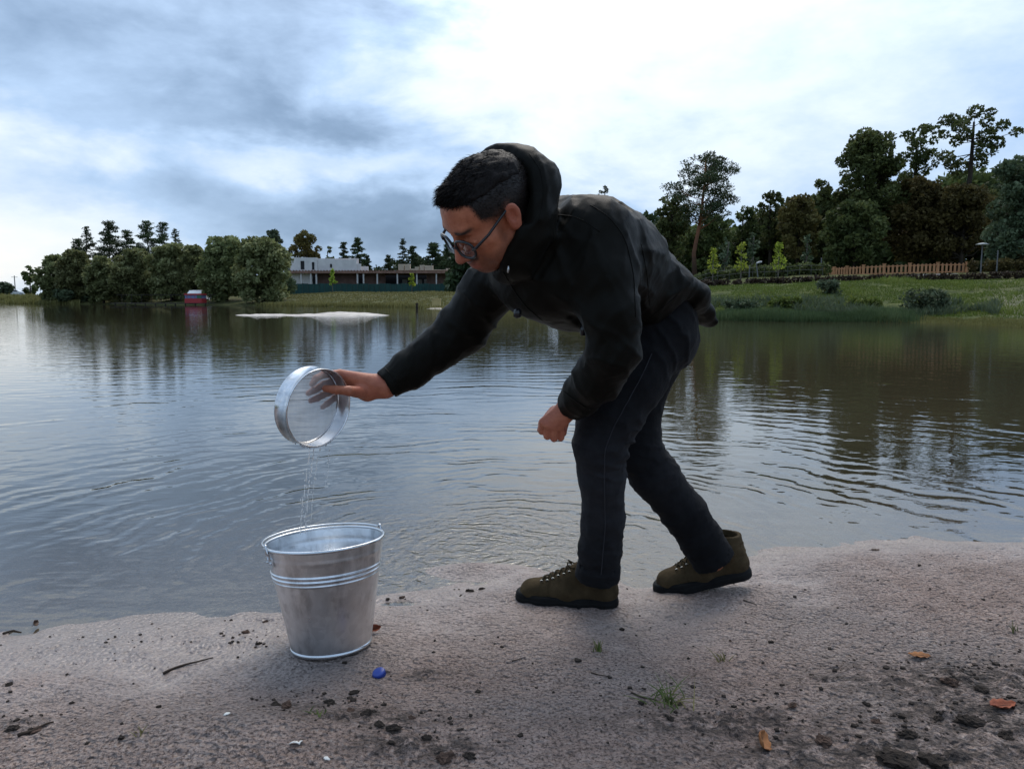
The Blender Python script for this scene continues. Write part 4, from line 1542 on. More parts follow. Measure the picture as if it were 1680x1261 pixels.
        for ax in range(3):
            u, v = (ax + 1) % 3, (ax + 2) % 3
            sl0 = [slice(None)] * 3
            sl1 = [slice(None)] * 3
            sl0[ax] = slice(0, -1)
            sl1[ax] = slice(1, None)
            a, b = ins[tuple(sl0)], ins[tuple(sl1)]
            for flip, m in ((False, a & ~b), (True, ~a & b)):
                J = np.stack(np.nonzero(m), -1)
                ok = (J[:, u] > 0) & (J[:, v] > 0) & (J[:, u] < D.shape[u] - 1) & (J[:, v] < D.shape[v] - 1)
                J = J[ok]

                def g(du, dv):
                    K = J.copy()
                    K[:, u] -= du
                    K[:, v] -= dv
                    return idx[K[:, 0], K[:, 1], K[:, 2]]
                q = np.stack([g(1, 1), g(0, 1), g(0, 0), g(1, 0)], 1)
                Q.append(q[:, ::-1] if flip else q)
        return V, np.concatenate(Q)


def folds(P, sets, seed=0):
    """soft cloth folds; each set: centre, wave direction, wavelength, depth, reach"""
    d = np.zeros(len(P))
    for i, (c, n, lam, amp, rad) in enumerate(sets):
        q = P - np.asarray(c)
        w = np.exp(-(q ** 2).sum(1) / (2 * rad * rad))
        m = w > 0.02
        if not m.any():
            continue
        n = np.asarray(n, float) / np.linalg.norm(n)
        s = q[m] @ n + 0.55 * lam * vnoise(P[m], 0.55 / lam, seed + i) + 0.2 * lam * vnoise(P[m], 1.6 / lam, seed + i + 40)
        r = np.abs(np.sin(math.pi * s / lam))
        d[m] += amp * w[m] * (0.55 - 1.9 * (1 - r) ** 2.2)
    return d


def rm(rpx, Y):
    return rpx * (Y * 0.994 + 0.03) / FPX
# ------------------------------------------------------------------ the man
def m_jacket():
    m, T, b = mat('waxed_olive_jacket')
    P = T.add('ShaderNodeNewGeometry').outputs['Position']
    n = T.noise(P, 6.0, 4, 0.6)
    c = T.ramp(n, [(0.3, (0.0052, 0.0048, 0.0034)), (0.7, (0.0068, 0.0063, 0.0045))])
    h = T.m('ADD', T.m('MULTIPLY', T.noise(P, 45.0, 3, 0.5), 0.4), T.m('MULTIPLY', T.noise(P, 900.0, 1, 0.5), 0.12))
    bp = T.add('ShaderNodeBump', {'Strength': 0.35, 'Distance': 0.004, 'Height': h})
    setp(T, b, c, 0.52, 0, 0.085, bp.outputs[0])
    b.inputs['Sheen Weight'].default_value = 0.01
    b.inputs['Sheen Roughness'].default_value = 0.4
    return m


def m_denim():
    m, T, b = mat('black_denim')
    P = T.add('ShaderNodeNewGeometry').outputs['Position']
    w = T.add('ShaderNodeAttribute', attribute_name='wear').outputs['Fac']
    n = T.noise(P, 30.0, 4, 0.65)
    c = T.ramp(n, [(0.3, (0.0042, 0.0042, 0.0050)), (0.7, (0.0082, 0.0082, 0.0095))])
    c = T.mix(T.m('MULTIPLY', w, T.m('ADD', n, 0.2), clamp=True), c, (0.032, 0.032, 0.036))
    h = T.m('ADD', T.m('MULTIPLY', T.noise(P, 60.0, 3, 0.5), 0.7), T.m('MULTIPLY', T.noise(P, 1100.0, 1, 0.5), 0.25))
    bp = T.add('ShaderNodeBump', {'Strength': 0.5, 'Distance': 0.003, 'Height': h})
    setp(T, b, c, 0.9, 0, 0.15, bp.outputs[0])
    b.inputs['Sheen Weight'].default_value = 0.02
    return m


def m_skin():
    m, T, b = mat('tanned_skin')
    P = T.add('ShaderNodeNewGeometry').outputs['Position']
    n = T.noise(P, 48.0, 6, 0.7)
    c = T.ramp(n, [(0.3, (0.37, 0.118, 0.060)), (0.7, (0.54, 0.20, 0.108))])
    red = T.add('ShaderNodeAttribute', attribute_name='red').outputs['Fac']
    c = T.mix(T.m('MULTIPLY', red, 0.7), c, (0.36, 0.095, 0.07))
    st = T.add('ShaderNodeAttribute', attribute_name='stubble').outputs['Fac']
    g = T.m('MULTIPLY', st, T.m('MULTIPLY_ADD', T.noise(P, 500.0, 1, 0.5), 0.45, 0.86), clamp=True)
    c = T.mix(g, c, (0.014, 0.0095, 0.008))
    bp = T.add('ShaderNodeBump', {'Strength': 0.6, 'Distance': 0.0016, 'Height': T.m('ADD', T.noise(P, 260.0, 3, 0.6), T.m('MULTIPLY', T.noise(P, 90.0, 3, 0.6), 1.2))})
    setp(T, b, c, 0.5, 0, 0.35, bp.outputs[0])
    b.inputs['Subsurface Weight'].default_value = 0.08
    b.inputs['Subsurface Radius'].default_value = (0.01, 0.004, 0.002)
    return m


M_JACKET, M_DENIM, M_SKIN = m_jacket(), m_denim(), m_skin()
M_HAIR = plain('dark_hair', (0.009, 0.0065, 0.0055), 0.6, 0, 0.16, 0.3, 60.0)
M_BLACKP = plain('black_acetate', (0.008, 0.008, 0.010), 0.25, 0, 0.5)
M_SUEDE = plain('olive_suede', (0.058, 0.041, 0.022), 0.95, 0, 0.1, 0.35, 22.0, 0.5, 160.0, 0.003)
M_RUBBER = plain('black_rubber', (0.009, 0.009, 0.009), 0.75, 0, 0.12, 0.3, 30.0, 0.4, 90.0, 0.002)
M_LACE = plain('dark_laces', (0.035, 0.028, 0.017), 0.9, 0, 0.1, 0.2, 60.0)
M_EYELET = plain('eyelet_metal', (0.6, 0.58, 0.52), 0.3, 1.0, 0.5, 0.05)

_a = R(35)
FOLDM = np.array([[math.cos(_a), 0, math.sin(_a)], [0, 1, 0], [-math.sin(_a), 0, math.cos(_a)]])
LEFT = np.array((0.62, -0.78, 0.0))       # the man's left, towards the camera
HEAD_POS = np.array((-0.0465, 1.64, 1.0695))
HEAD_R = np.array([[-0.724, 0.570, -0.387], [-0.343, -0.786, -0.514], [-0.597, -0.239, 0.766]])
_u, _, _vt = np.linalg.svd(HEAD_R)
HEAD_R = _u @ _vt
_p = R(6)
HEAD_R = HEAD_R @ np.array([[math.cos(_p), 0, math.sin(_p)], [0, 1, 0], [-math.sin(_p), 0, math.cos(_p)]])     # chin tucked


def D_(px, py, Y, r):
    return at(px, py, Y), rm(r, Y)


person = empty('person', (0.25, 2.1, 0.02), 'man in dark hooded jacket and jeans bending to pour from a sieve', 'person')

# joints used by body and clothes
TORSO = [D_(893, 440, 1.80, 70), D_(920, 426, 1.84, 94), D_(958, 428, 1.90, 98), D_(987, 434, 1.95, 86), D_(1030, 470, 2.03, 72), D_(1062, 508, 2.09, 60)]
ARM_N = [D_(972, 392, 1.74, 61.4), D_(990, 450, 1.70, 53.0), D_(1003, 515, 1.68, 45.6), D_(1008, 575, 1.69, 41.9), D_(982, 618, 1.76, 39.1), D_(955, 648, 1.83, 31.6), D_(941, 662, 1.865, 26.0)]
ARM_F = [D_(850, 432, 1.93, 47.8), D_(800, 478, 1.97, 42.3), D_(758, 540, 2.02, 41.4), D_(714, 575, 2.01, 34.0), D_(672, 606, 2.00, 30.4), D_(641, 627, 1.985, 23.9)]
LEG_N = [D_(1070, 550, 2.03, 58.3), D_(1036, 622, 1.99, 54.5), D_(1000, 685, 1.96, 50.8), D_(985, 730, 1.95, 43.7), D_(988, 780, 1.97, 37.6), D_(990, 850, 2.01, 34.8), D_(985, 900, 2.035, 34.3), D_(981, 938, 2.05, 35.7)]
LEG_F = [D_(1078, 560, 2.19, 55.8), D_(1044, 650, 2.2, 42.8), D_(1042, 735, 2.18, 40.9), D_(1076, 782, 2.18, 39.1), D_(1122, 840, 2.19, 36.3), D_(1150, 884, 2.19, 34.4), D_(1168, 913, 2.19, 34.4)]


def creases(P, amp, scale, seed, stretch=(1, 1, 1), warp=0.35):
    """sharp irregular cloth creases"""
    Q = P * np.asarray(stretch)
    Q = Q + warp / scale * np.stack([vnoise(P, scale * 0.7, seed + 7), vnoise(P, scale * 0.7, seed + 8), vnoise(P, scale * 0.7, seed + 9)], -1)
    r = 1 - np.abs(vnoise(Q, scale, seed))
    r2 = 1 - np.abs(vnoise(Q, scale * 2.1, seed + 3))
    return -amp * (r ** 5 + 0.4 * r2 ** 5) + amp * 0.3


def build_jacket():
    f = Field((-0.42, 1.48, 0.50), (0.62, 2.30, 1.26), 0.0048)
    f.chain(TORSO, 0.03, LEFT, 1.28)
    f.cone(*[v for v in (D_(905, 452, 1.80, 76)[0], D_(940, 462, 1.86, 80)[0])], rm(76, 1.8), rm(80, 1.86), 0.03, LEFT, 1.25)
    # hem cut, following the hip
    h0, h1 = at(1047, 556, 1.95), at(1120, 492, 1.95)
    t = h1 - h0
    n = np.cross(t, np.array((LEFT[0], LEFT[1], 0)))
    n = n if n[2] < 0 else -n
    f.half(h0, n, 0.006)
    # tail flap hanging behind
    f.chain([D_(1078, 474, 2.08, 36), D_(1112, 492, 2.11, 27), D_(1146, 514, 2.13, 12), D_(1163, 529, 2.14, 7.5)], 0.03, (0.35, -0.94, 0.1), 2.6)
    # sleeves
    f.chain(ARM_N, 0.022)
    f.cone(TORSO[1][0] + LEFT * 0.10, ARM_N[0][0], 0.10, ARM_N[0][1], 0.05)
    f.cone(ARM_N[-2][0] * 0.35 + ARM_N[-1][0] * 0.65, ARM_N[-1][0], ARM_N[-1][1] + 0.004, ARM_N[-1][1] + 0.003, 0.006)
    f.chain(ARM_F, 0.022)
    f.cone(TORSO[0][0] - LEFT * 0.06, ARM_F[0][0], 0.075, ARM_F[0][1], 0.05)
    f.cone(ARM_F[-2][0] * 0.3 + ARM_F[-1][0] * 0.7, ARM_F[-1][0], ARM_F[-1][1] + 0.004, ARM_F[-1][1] + 0.003, 0.006)
    # open the sleeve ends
    for A, k in ((ARM_N, 0.6), (ARM_F, 0.6)):
        d = A[-1][0] - A[-2][0]
        d = d / np.linalg.norm(d)
        c = A[-1][0] + d * A[-1][1] * 0.35
        g = Field(f.lo, f.lo + (f.n - 1) * f.h, f.h)
        g.cone(c + d * 0.002, c + d * 0.08, 0.045, 0.06, 0)
        g.half(c, -d, 0.0)
        f.carve(g, 0.002)
        f.cone(c - d * 0.02, c + d * 0.05, A[-1][1] - 0.007, A[-1][1] - 0.007, 0.002, mode='sub')
    # hood
    hd = Field(f.lo, f.lo + (f.n - 1) * f.h, f.h)
    HL = np.array((0.72, -0.69, -0.1))
    hd.chain([D_(822, 279, 1.70, 32), D_(838, 288, 1.695, 39), D_(850, 304, 1.70, 41), D_(852, 342, 1.71, 38), D_(846, 388, 1.71, 34), D_(836, 422, 1.71, 28)], 0.05, HL, 1.5)
    hd.chain([D_(866, 318, 1.64, 23), D_(866, 358, 1.635, 23), D_(858, 394, 1.64, 22), D_(846, 424, 1.66, 20), D_(832, 446, 1.70, 16)], 0.05)
    # opening of the hood, on the face side
    hd.ell(HEAD_POS + HEAD_R @ np.array((0.012, 0, 0.02)), (0.114, 0.086, 0.108), 0.008, HEAD_R, mode='sub')
    a, b = at(799, 240, 1.70), at(851, 348, 1.62)
    n = np.cross(b - a, np.array((HL[0], HL[1], 0.0)))
    n = n if n[0] < 0 else -n
    g = Field(f.lo, f.lo + (f.n - 1) * f.h, f.h)
    g.D[:] = -1.0
    g.half(b, -n, 0.0)
    lo = at(840, 372, 1.65)
    g.half(lo, (0, 0, -1), 0.0)
    hd.carve(g, 0.008)
    f.merge(hd, 0.018)
    # room for neck and chin
    f.cone(HEAD_POS + HEAD_R @ np.array((0.055, 0, -0.06)), HEAD_POS + HEAD_R @ np.array((0.01, 0, -0.05)), 0.047, 0.052, 0.006, mode='sub')
    # folds
    el, sh = ARM_N[3][0], ARM_N[0][0]
    S = [(ARM_N[3][0], (0.35, 0.1, 1), 0.060, 0.006, 0.055), (ARM_N[4][0], (0.9, 0.2, 0.6), 0.050, 0.0055, 0.05), (ARM_N[1][0], (0.85, 0.2, 0.45), 0.085, 0.005, 0.09),
         (ARM_N[2][0], (0.75, 0, -0.5), 0.07, 0.0045, 0.06), (ARM_N[5][0], (0.75, -0.3, 0.6), 0.032, 0.004, 0.03),
         (ARM_F[2][0], (0.7, 0.1, 0.7), 0.055, 0.006, 0.06), (ARM_F[3][0], (0.95, 0.1, -0.2), 0.06, 0.0045, 0.06), (ARM_F[1][0], (0.7, 0, 0.7), 0.06, 0.0055, 0.07), (ARM_F[4][0], (0.9, 0, -0.4), 0.045, 0.004, 0.045), (ARM_F[5][0] + (0.03, 0, 0.02), (0.8, 0, -0.6), 0.026, 0.0045, 0.025),
         (at(1075, 465, 1.9), (0.75, 0.2, -0.6), 0.08, 0.0035, 0.08), (at(1055, 425, 1.85), (-0.3, 0.1, 0.95), 0.09, 0.005, 0.10), (at(1030, 520, 1.85), (0.95, 0, 0.3), 0.07, 0.005, 0.08),
         (at(900, 480, 1.70), (0.75, 0, 0.6), 0.09, 0.006, 0.10), (at(935, 365, 1.70), (0.95, 0, -0.4), 0.08, 0.005, 0.09), (at(955, 520, 1.75), (0.6, 0, 0.8), 0.07, 0.005, 0.08),
         (at(885, 290, 1.66), (0.95, 0, 0.35), 0.07, 0.0035, 0.06), (at(868, 380, 1.64), (0.85, 0, -0.4), 0.065, 0.0045, 0.06), (at(1000, 340, 1.80), (0.8, 0.3, 0.5), 0.09, 0.004, 0.10)]
    f.displace(lambda P: 0.75 * folds(P, S, 3) + creases(P @ FOLDM, 0.0024, 8.0, 61, (1.8, 1.0, 0.5)) + creases(P @ FOLDM, 0.0018, 19.0, 71, (1.6, 1.0, 0.5)) + 0.0010 * fbm(P, 28.0, 2, 8), 0.035)
    V, Q = f.mesh()
    j = link('jacket', np_mesh('jacket', V, Q), M_JACKET, person)
    tag(j, 'dark olive hooded jacket with hood down behind the head')
    # seams and edges lying on the cloth
    from mathutils.bvhtree import BVHTree
    bv = BVHTree.FromPolygons([tuple(v) for v in V], [tuple(q) for q in Q])

    def seam(nm, pts, r):
        t = np.linspace(0, len(pts) - 1, 8 * (len(pts) - 1) + 1)
        pp = np.array(pts, float)
        px, py = np.interp(t, range(len(pts)), pp[:, 0]), np.interp(t, range(len(pts)), pp[:, 1])
        for _ in range(6):
            px[1:-1] = (px[:-2] + 2 * px[1:-1] + px[2:]) / 4
            py[1:-1] = (py[:-2] + 2 * py[1:-1] + py[2:]) / 4
        out = []
        for a, b in zip(px, py):
            dd = Vector(ray(a, b)).normalized()
            h = bv.ray_cast(Vector((0, 0, CAM_Z)), dd)
            if h[0] is not None:
                out.append(np.array(h[0] + h[1] * r * 0.3))
        if len(out) > 3:
            MB().tube(out, r, 5).obj(nm, M_JACKET, j, True)
    seam('yoke_seam', [(912, 352), (940, 355), (962, 364), (984, 380)], 0.0011)
    seam('sleeve_seam', [(968, 336), (1000, 356), (1026, 390), (1040, 450), (1043, 520)], 0.0011)
    seam('hem_stitch', [(1050, 536), (1080, 510), (1112, 484)], 0.001)
    seam('hood_seam', [(868, 252), (888, 280), (893, 320), (884, 365)], 0.001)
    seam('placket_edge', [(826, 446), (842, 474), (862, 502), (890, 526)], 0.0015)
    seam('cuff_seam', [(923, 640), (936, 651), (955, 664), (968, 672)], 0.0016)
    seam('cuff_seam', [(632, 604), (641, 614), (650, 628), (655, 641)], 0.0016)
    seam('side_seam', [(1052, 400), (1062, 450), (1066, 500)], 0.001)
    # small fittings
    p = at(849, 500, 1.74)
    MB().tube([p - (0, 0, 0.008), p - (0, 0, 0.012), p - (0, 0, 0.026), p - (0, 0, 0.03)], [0.004, 0.009, 0.009, 0.004], 10).obj('toggle', M_BLACKP, j, True)
    zp = plain('pale_zip_pull', (0.5, 0.5, 0.48), 0.3, 0.8)
    p = at(834, 441, 1.585)
    MB().tube([p + (0, 0, 0.006), p, p - (0.001, 0, 0.008)], [0.0012, 0.0022, 0.0016], 6).obj('zip_pull', zp, j, True)
    p = at(765, 531, 1.955)
    MB().box(p, (0.012, 0.004, 0.016)).obj('sleeve_tab', plain('grey_tab', (0.09, 0.09, 0.09), 0.6), j)
    p = at(957, 543, 1.74)
    MB().tube([p + (0, 0, 0.02), p, p - (0, 0, 0.01)], [0.007, 0.008, 0.006], 8).obj('toggle', M_BLACKP, j, True)
    return j


def build_jeans():
    f = Field((-0.02 + 0.1, 1.78, 0.02), (0.68, 2.42, 0.99), 0.005)
    hip = D_(1066, 492, 2.10, 64)
    f.cone(hip[0], (LEG_N[0][0] + LEG_F[0][0]) / 2, hip[1], hip[1], 0.03, (0.3, -0.95, 0), 1.35)
    a = Field(f.lo, f.lo + (f.n - 1) * f.h, f.h).chain(LEG_N, 0.02)
    b = Field(f.lo, f.lo + (f.n - 1) * f.h, f.h).chain(LEG_F, 0.02)
    # turned-up cuffs
    for g, L in ((a, LEG_N), (b, LEG_F)):
        d = L[-1][0] - L[-2][0]
        d = d / np.linalg.norm(d)
        g.cone(L[-1][0] - d * 0.012, L[-1][0] + d * 0.012, L[-1][1] + 0.003, L[-1][1] + 0.003, 0.004)
        c = L[-1][0] + d * 0.016
        g.half(c, d, 0.003)
        g.cone(c - d * 0.03, c + d * 0.05, L[-1][1] - 0.006, L[-1][1] - 0.006, 0.003, mode='sub')
    f.merge(a, 0.03)
    f.merge(b, 0.015)
    K, K2 = LEG_N[3][0], LEG_F[2][0]
    S = [(K + (0.05, 0, 0.0), (-0.25, 0, 1), 0.032, 0.007, 0.05), (K + (0.03, -0.02, -0.05), (0.35, 0, 1), 0.034, 0.0055, 0.045), (LEG_N[2][0], (0.5, 0, 0.8), 0.05, 0.004, 0.07), (LEG_N[0][0] + (0, -0.05, 0), (0.75, 0, 0.6), 0.05, 0.006, 0.08),
         (LEG_N[6][0], (0.2, 0, 1), 0.03, 0.0055, 0.045), (LEG_N[7][0] + (0, 0, 0.02), (-0.2, 0, 1), 0.024, 0.005, 0.03), (LEG_N[5][0], (0.5, 0, 0.9), 0.06, 0.003, 0.07),
         (K2 + (0.03, 0, -0.01), (0.3, 0, 1), 0.034, 0.007, 0.05), (LEG_F[3][0], (-0.6, 0, 0.8), 0.04, 0.005, 0.05), (LEG_F[5][0], (-0.5, 0, 0.9), 0.028, 0.006, 0.045), (LEG_F[4][0], (-0.4, 0, 1), 0.05, 0.004, 0.06), (LEG_F[6][0], (-0.3, 0, 1), 0.022, 0.004, 0.03)]
    f.displace(lambda P: 0.8 * folds(P, S, 13) + creases(P, 0.0024, 13.0, 81, (1.0, 0.8, 1.4)) + creases(P, 0.0016, 26.0, 91), 0.03)
    V, Q = f.mesh()
    me = np_mesh('jeans', V, Q)
    wear = np.exp(-((V[:, 2] - 0.36) / 0.16) ** 2) * smooth(2.10, 1.98, V[:, 1]) * 0.75 + 0.6 * np.exp(-((V - LEG_F[3][0]) ** 2).sum(1) / (2 * 0.07 ** 2)) + 0.35 * np.exp(-((V - LEG_N[3][0]) ** 2).sum(1) / (2 * 0.07 ** 2))
    set_attr(me, 'wear', np.clip(wear, 0, 1))
    j = link('jeans', me, M_DENIM, person)
    tag(j, 'black jeans with turned-up cuffs')
    # outer side seam of the near leg
    seam = plain('seam_thread', (0.024, 0.024, 0.028), 0.9)
    pts = []
    for (c, r), (dx, dy) in zip(LEG_N, ((0, -1), (0.02, -1), (0.05, -1), (0.02, -1), (-0.05, -1), (-0.05, -1), (-0.02, -1), (0, -1))):
        v = np.array((dx, dy, 0.0))
        v /= np.linalg.norm(v)
        pts.append(c + v * (r + 0.0005))
    pts = np.array(pts)
    t = np.linspace(0, len(pts) - 1, 60)
    ip = np.stack([np.interp(t, range(len(pts)), pts[:, k]) for k in range(3)], 1)
    for _ in range(3):
        ip[1:-1] = (ip[:-2] + ip[1:-1] * 2 + ip[2:]) / 4
    # drop the seam on to the cloth
    for i in range(len(ip)):
        m = (np.abs(V[:, 0] - ip[i, 0]) < 0.012) & (np.abs(V[:, 2] - ip[i, 2]) < 0.012)
        if m.any():
            ip[i, 1] = V[m, 1].min() + 0.0004
    MB().tube(ip[3:-2], 0.0013, 5).obj('side_seam', seam, j)
    return j


# ---- head, neck, hands: one body mesh
def head_field():
    f = Field((-0.13, -0.105, -0.22), (0.145, 0.105, 0.15), 0.0026)
    f.ell((-0.012, 0, 0.033), (0.098, 0.0755, 0.074), 0.02)
    f.ell((0.030, 0, 0.038), (0.063, 0.064, 0.056), 0.02)
    f.ell((0.030, 0, -0.030), (0.056, 0.058, 0.074), 0.025)
    for s in (-1, 1):
        f.cone((0.004, s * 0.052, -0.052), (0.063, s * 0.014, -0.086), 0.017, 0.015, 0.022)
        f.ell((0.056, s * 0.045, -0.014), (0.022, 0.022, 0.018), 0.02)
        f.ell((0.05, s * 0.04, -0.05), (0.026, 0.018, 0.026), 0.02)
    f.ell((0.071, 0, -0.086), (0.017, 0.02, 0.015), 0.014)
    f.ell((0.076, 0, -0.062), (0.022, 0.03, 0.028), 0.016)
    f.cone((0.082, -0.032, 0.024), (0.082, 0.032, 0.024), 0.0115, 0.0115, 0.016)
    for s in (-1, 1):
        f.ell((0.099, s * 0.033, 0.003), (0.016, 0.017, 0.013), 0.012, mode='sub')
        f.ell((0.0745, s * 0.0325, 0.002), (0.0135, 0.0145, 0.0125), 0.004)
        f.cone((0.0865, s * 0.018, -0.002), (0.082, s * 0.046, -0.003), 0.0035, 0.0035, 0.004)
    f.cone((0.088, 0, 0.016), (0.1125, 0, -0.034), 0.0075, 0.0115, 0.010)
    for s in (-1, 1):
        f.ell((0.100, s * 0.012, -0.039), (0.010, 0.0075, 0.0075), 0.006)
    f.ell((0.094, 0, -0.0585), (0.009, 0.021, 0.0052), 0.006)
    f.ell((0.092, 0, -0.0695), (0.009, 0.019, 0.0060), 0.006)
    f.cone((0.104, -0.02, -0.0638), (0.104, 0.02, -0.0638), 0.0028, 0.0028, 0.003, mode='sub')
    # ears
    for s in (-1, 1):
        M = Euler((s * R(-8), R(-12), s * R(-24))).to_matrix()
        M = np.array(M)
        f.ell((-0.006, s * 0.0795, 0.002), (0.0165, 0.0070, 0.0285), 0.004, M)
        f.ell((-0.004, s * 0.074, -0.02), (0.012, 0.01, 0.015), 0.008)
        f.ell((-0.002, s * 0.0870, 0.004), (0.0085, 0.0080, 0.0155), 0.003, M, mode='sub')
    f.cone((-0.030, 0, -0.045), (-0.062, 0, -0.20), 0.056, 0.062, 0.03)
    return f


def on_plane(px, py, C, n):
    d = ray(px, py)
    o = np.array((0, 0, CAM_Z))
    return o + d * (((C - o) @ n) / (d @ n))


SV_A = np.array((0.80, -0.59, -0.10))
SV_A /= np.linalg.norm(SV_A)
SV_C = at(504, 664, 1.865)            # centre of the sieve's mesh
SV_R, SV_H = 0.0955, 0.047


def hand_right():
    f = Field((-0.56, 1.74, 0.50), (-0.24, 2.08, 0.76), 0.0026)
    fr = lambda px, py, o: on_plane(px, py, SV_C + SV_A * o, SV_A)
    wrist = at(632, 633, 1.985)
    mcp = [fr(557, 613, -0.008), fr(561, 621, -0.012), fr(566, 631, -0.014), fr(570, 642, -0.014)]
    palm = fr(585, 637, 0.004)
    for m_, r in zip(mcp, (0.0115, 0.012, 0.0115, 0.0105)):
        f.cone(wrist, m_, 0.021, r, 0.022)
    f.cone(wrist, palm, 0.024, 0.021, 0.015)
    back = ARM_F[-2][0]
    f.cone(wrist, back, 0.0245, 0.03, 0.015)
    fin = [((531, 614, -0.015), (518, 621, -0.013), (512, 630, -0.0105), .0088), ((531, 631, -0.017), (515, 640, -0.014), (506, 645, -0.0105), .0090),
           ((538, 644, -0.017), (520, 653, -0.014), (510, 657, -0.0105), .0086), ((549, 653, -0.017), (537, 662, -0.014), (529, 668, -0.0100), .0077)]
    parts = []
    for m_, (a, b, c, r) in zip(mcp, fin):
        g = Field(f.lo, f.lo + (f.n - 1) * f.h, f.h)
        a, b, c = fr(*a), fr(*b), fr(*c)
        g.cone(m_, a, r * 1.22, r * 1.08, 0.004)
        g.cone(a, b, r * 1.06, r * 0.95, 0.004)
        g.cone(b, c, r * 0.95, r * 0.8, 0.004)
        f.merge(g, 0.003)
    # thumb inside the rim
    cm, mc, ip, tp = fr(603, 645, 0.030), fr(572, 641, 0.052), fr(550, 639, 0.040), fr(534, 637, 0.018)
    f.cone(wrist, cm, 0.019, 0.019, 0.015)
    f.cone(cm, mc, 0.018, 0.0125, 0.012)
    f.cone(mc, ip, 0.0118, 0.0108, 0.004)
    f.cone(ip, tp, 0.0108, 0.0088, 0.004)
    return f


def hand_left():
    f = Field((0.0, 1.78, 0.42), (0.22, 2.06, 0.68), 0.0021)
    wrist = at(935, 666, 1.875)
    f.cone(at(955, 643, 1.82), wrist, 0.028, 0.025, 0.01)
    mc = [at(891, 692, 1.875), at(899, 697, 1.868), at(909, 700, 1.868), at(919, 701, 1.875)]
    pp = [at(889, 705, 1.885), at(898, 713, 1.880), at(909, 717, 1.880), at(920, 716, 1.887)]
    for m_ in mc:
        f.cone(wrist, m_, 0.022, 0.0108, 0.014)
    f.cone(at(914, 682, 1.90), at(906, 694, 1.905), 0.02, 0.02, 0.02)
    for m_, p, r in zip(mc, pp, (0.0090, 0.0093, 0.0090, 0.0084)):
        g = Field(f.lo, f.lo + (f.n - 1) * f.h, f.h)
        d1 = p + np.array((0.008, 0.028, 0.004))
        d2 = d1 + np.array((0.008, 0.008, 0.022))
        g.cone(m_, p + np.array((0, -0.002, -0.003)), r * 1.12, r * 1.02, 0.004)
        g.cone(p, d1, r, r * 0.92, 0.004)
        g.cone(d1, d2, r * 0.92, r * 0.8, 0.004)
        f.merge(g, 0.0012)
    # thumb along the index side
    t0, t1, t2 = at(910, 676, 1.90), at(891, 694, 1.905), at(887, 705, 1.915)
    f.cone(t0, t1, 0.016, 0.0115, 0.01)
    f.cone(t1, t2, 0.0112, 0.009, 0.004)
    return f


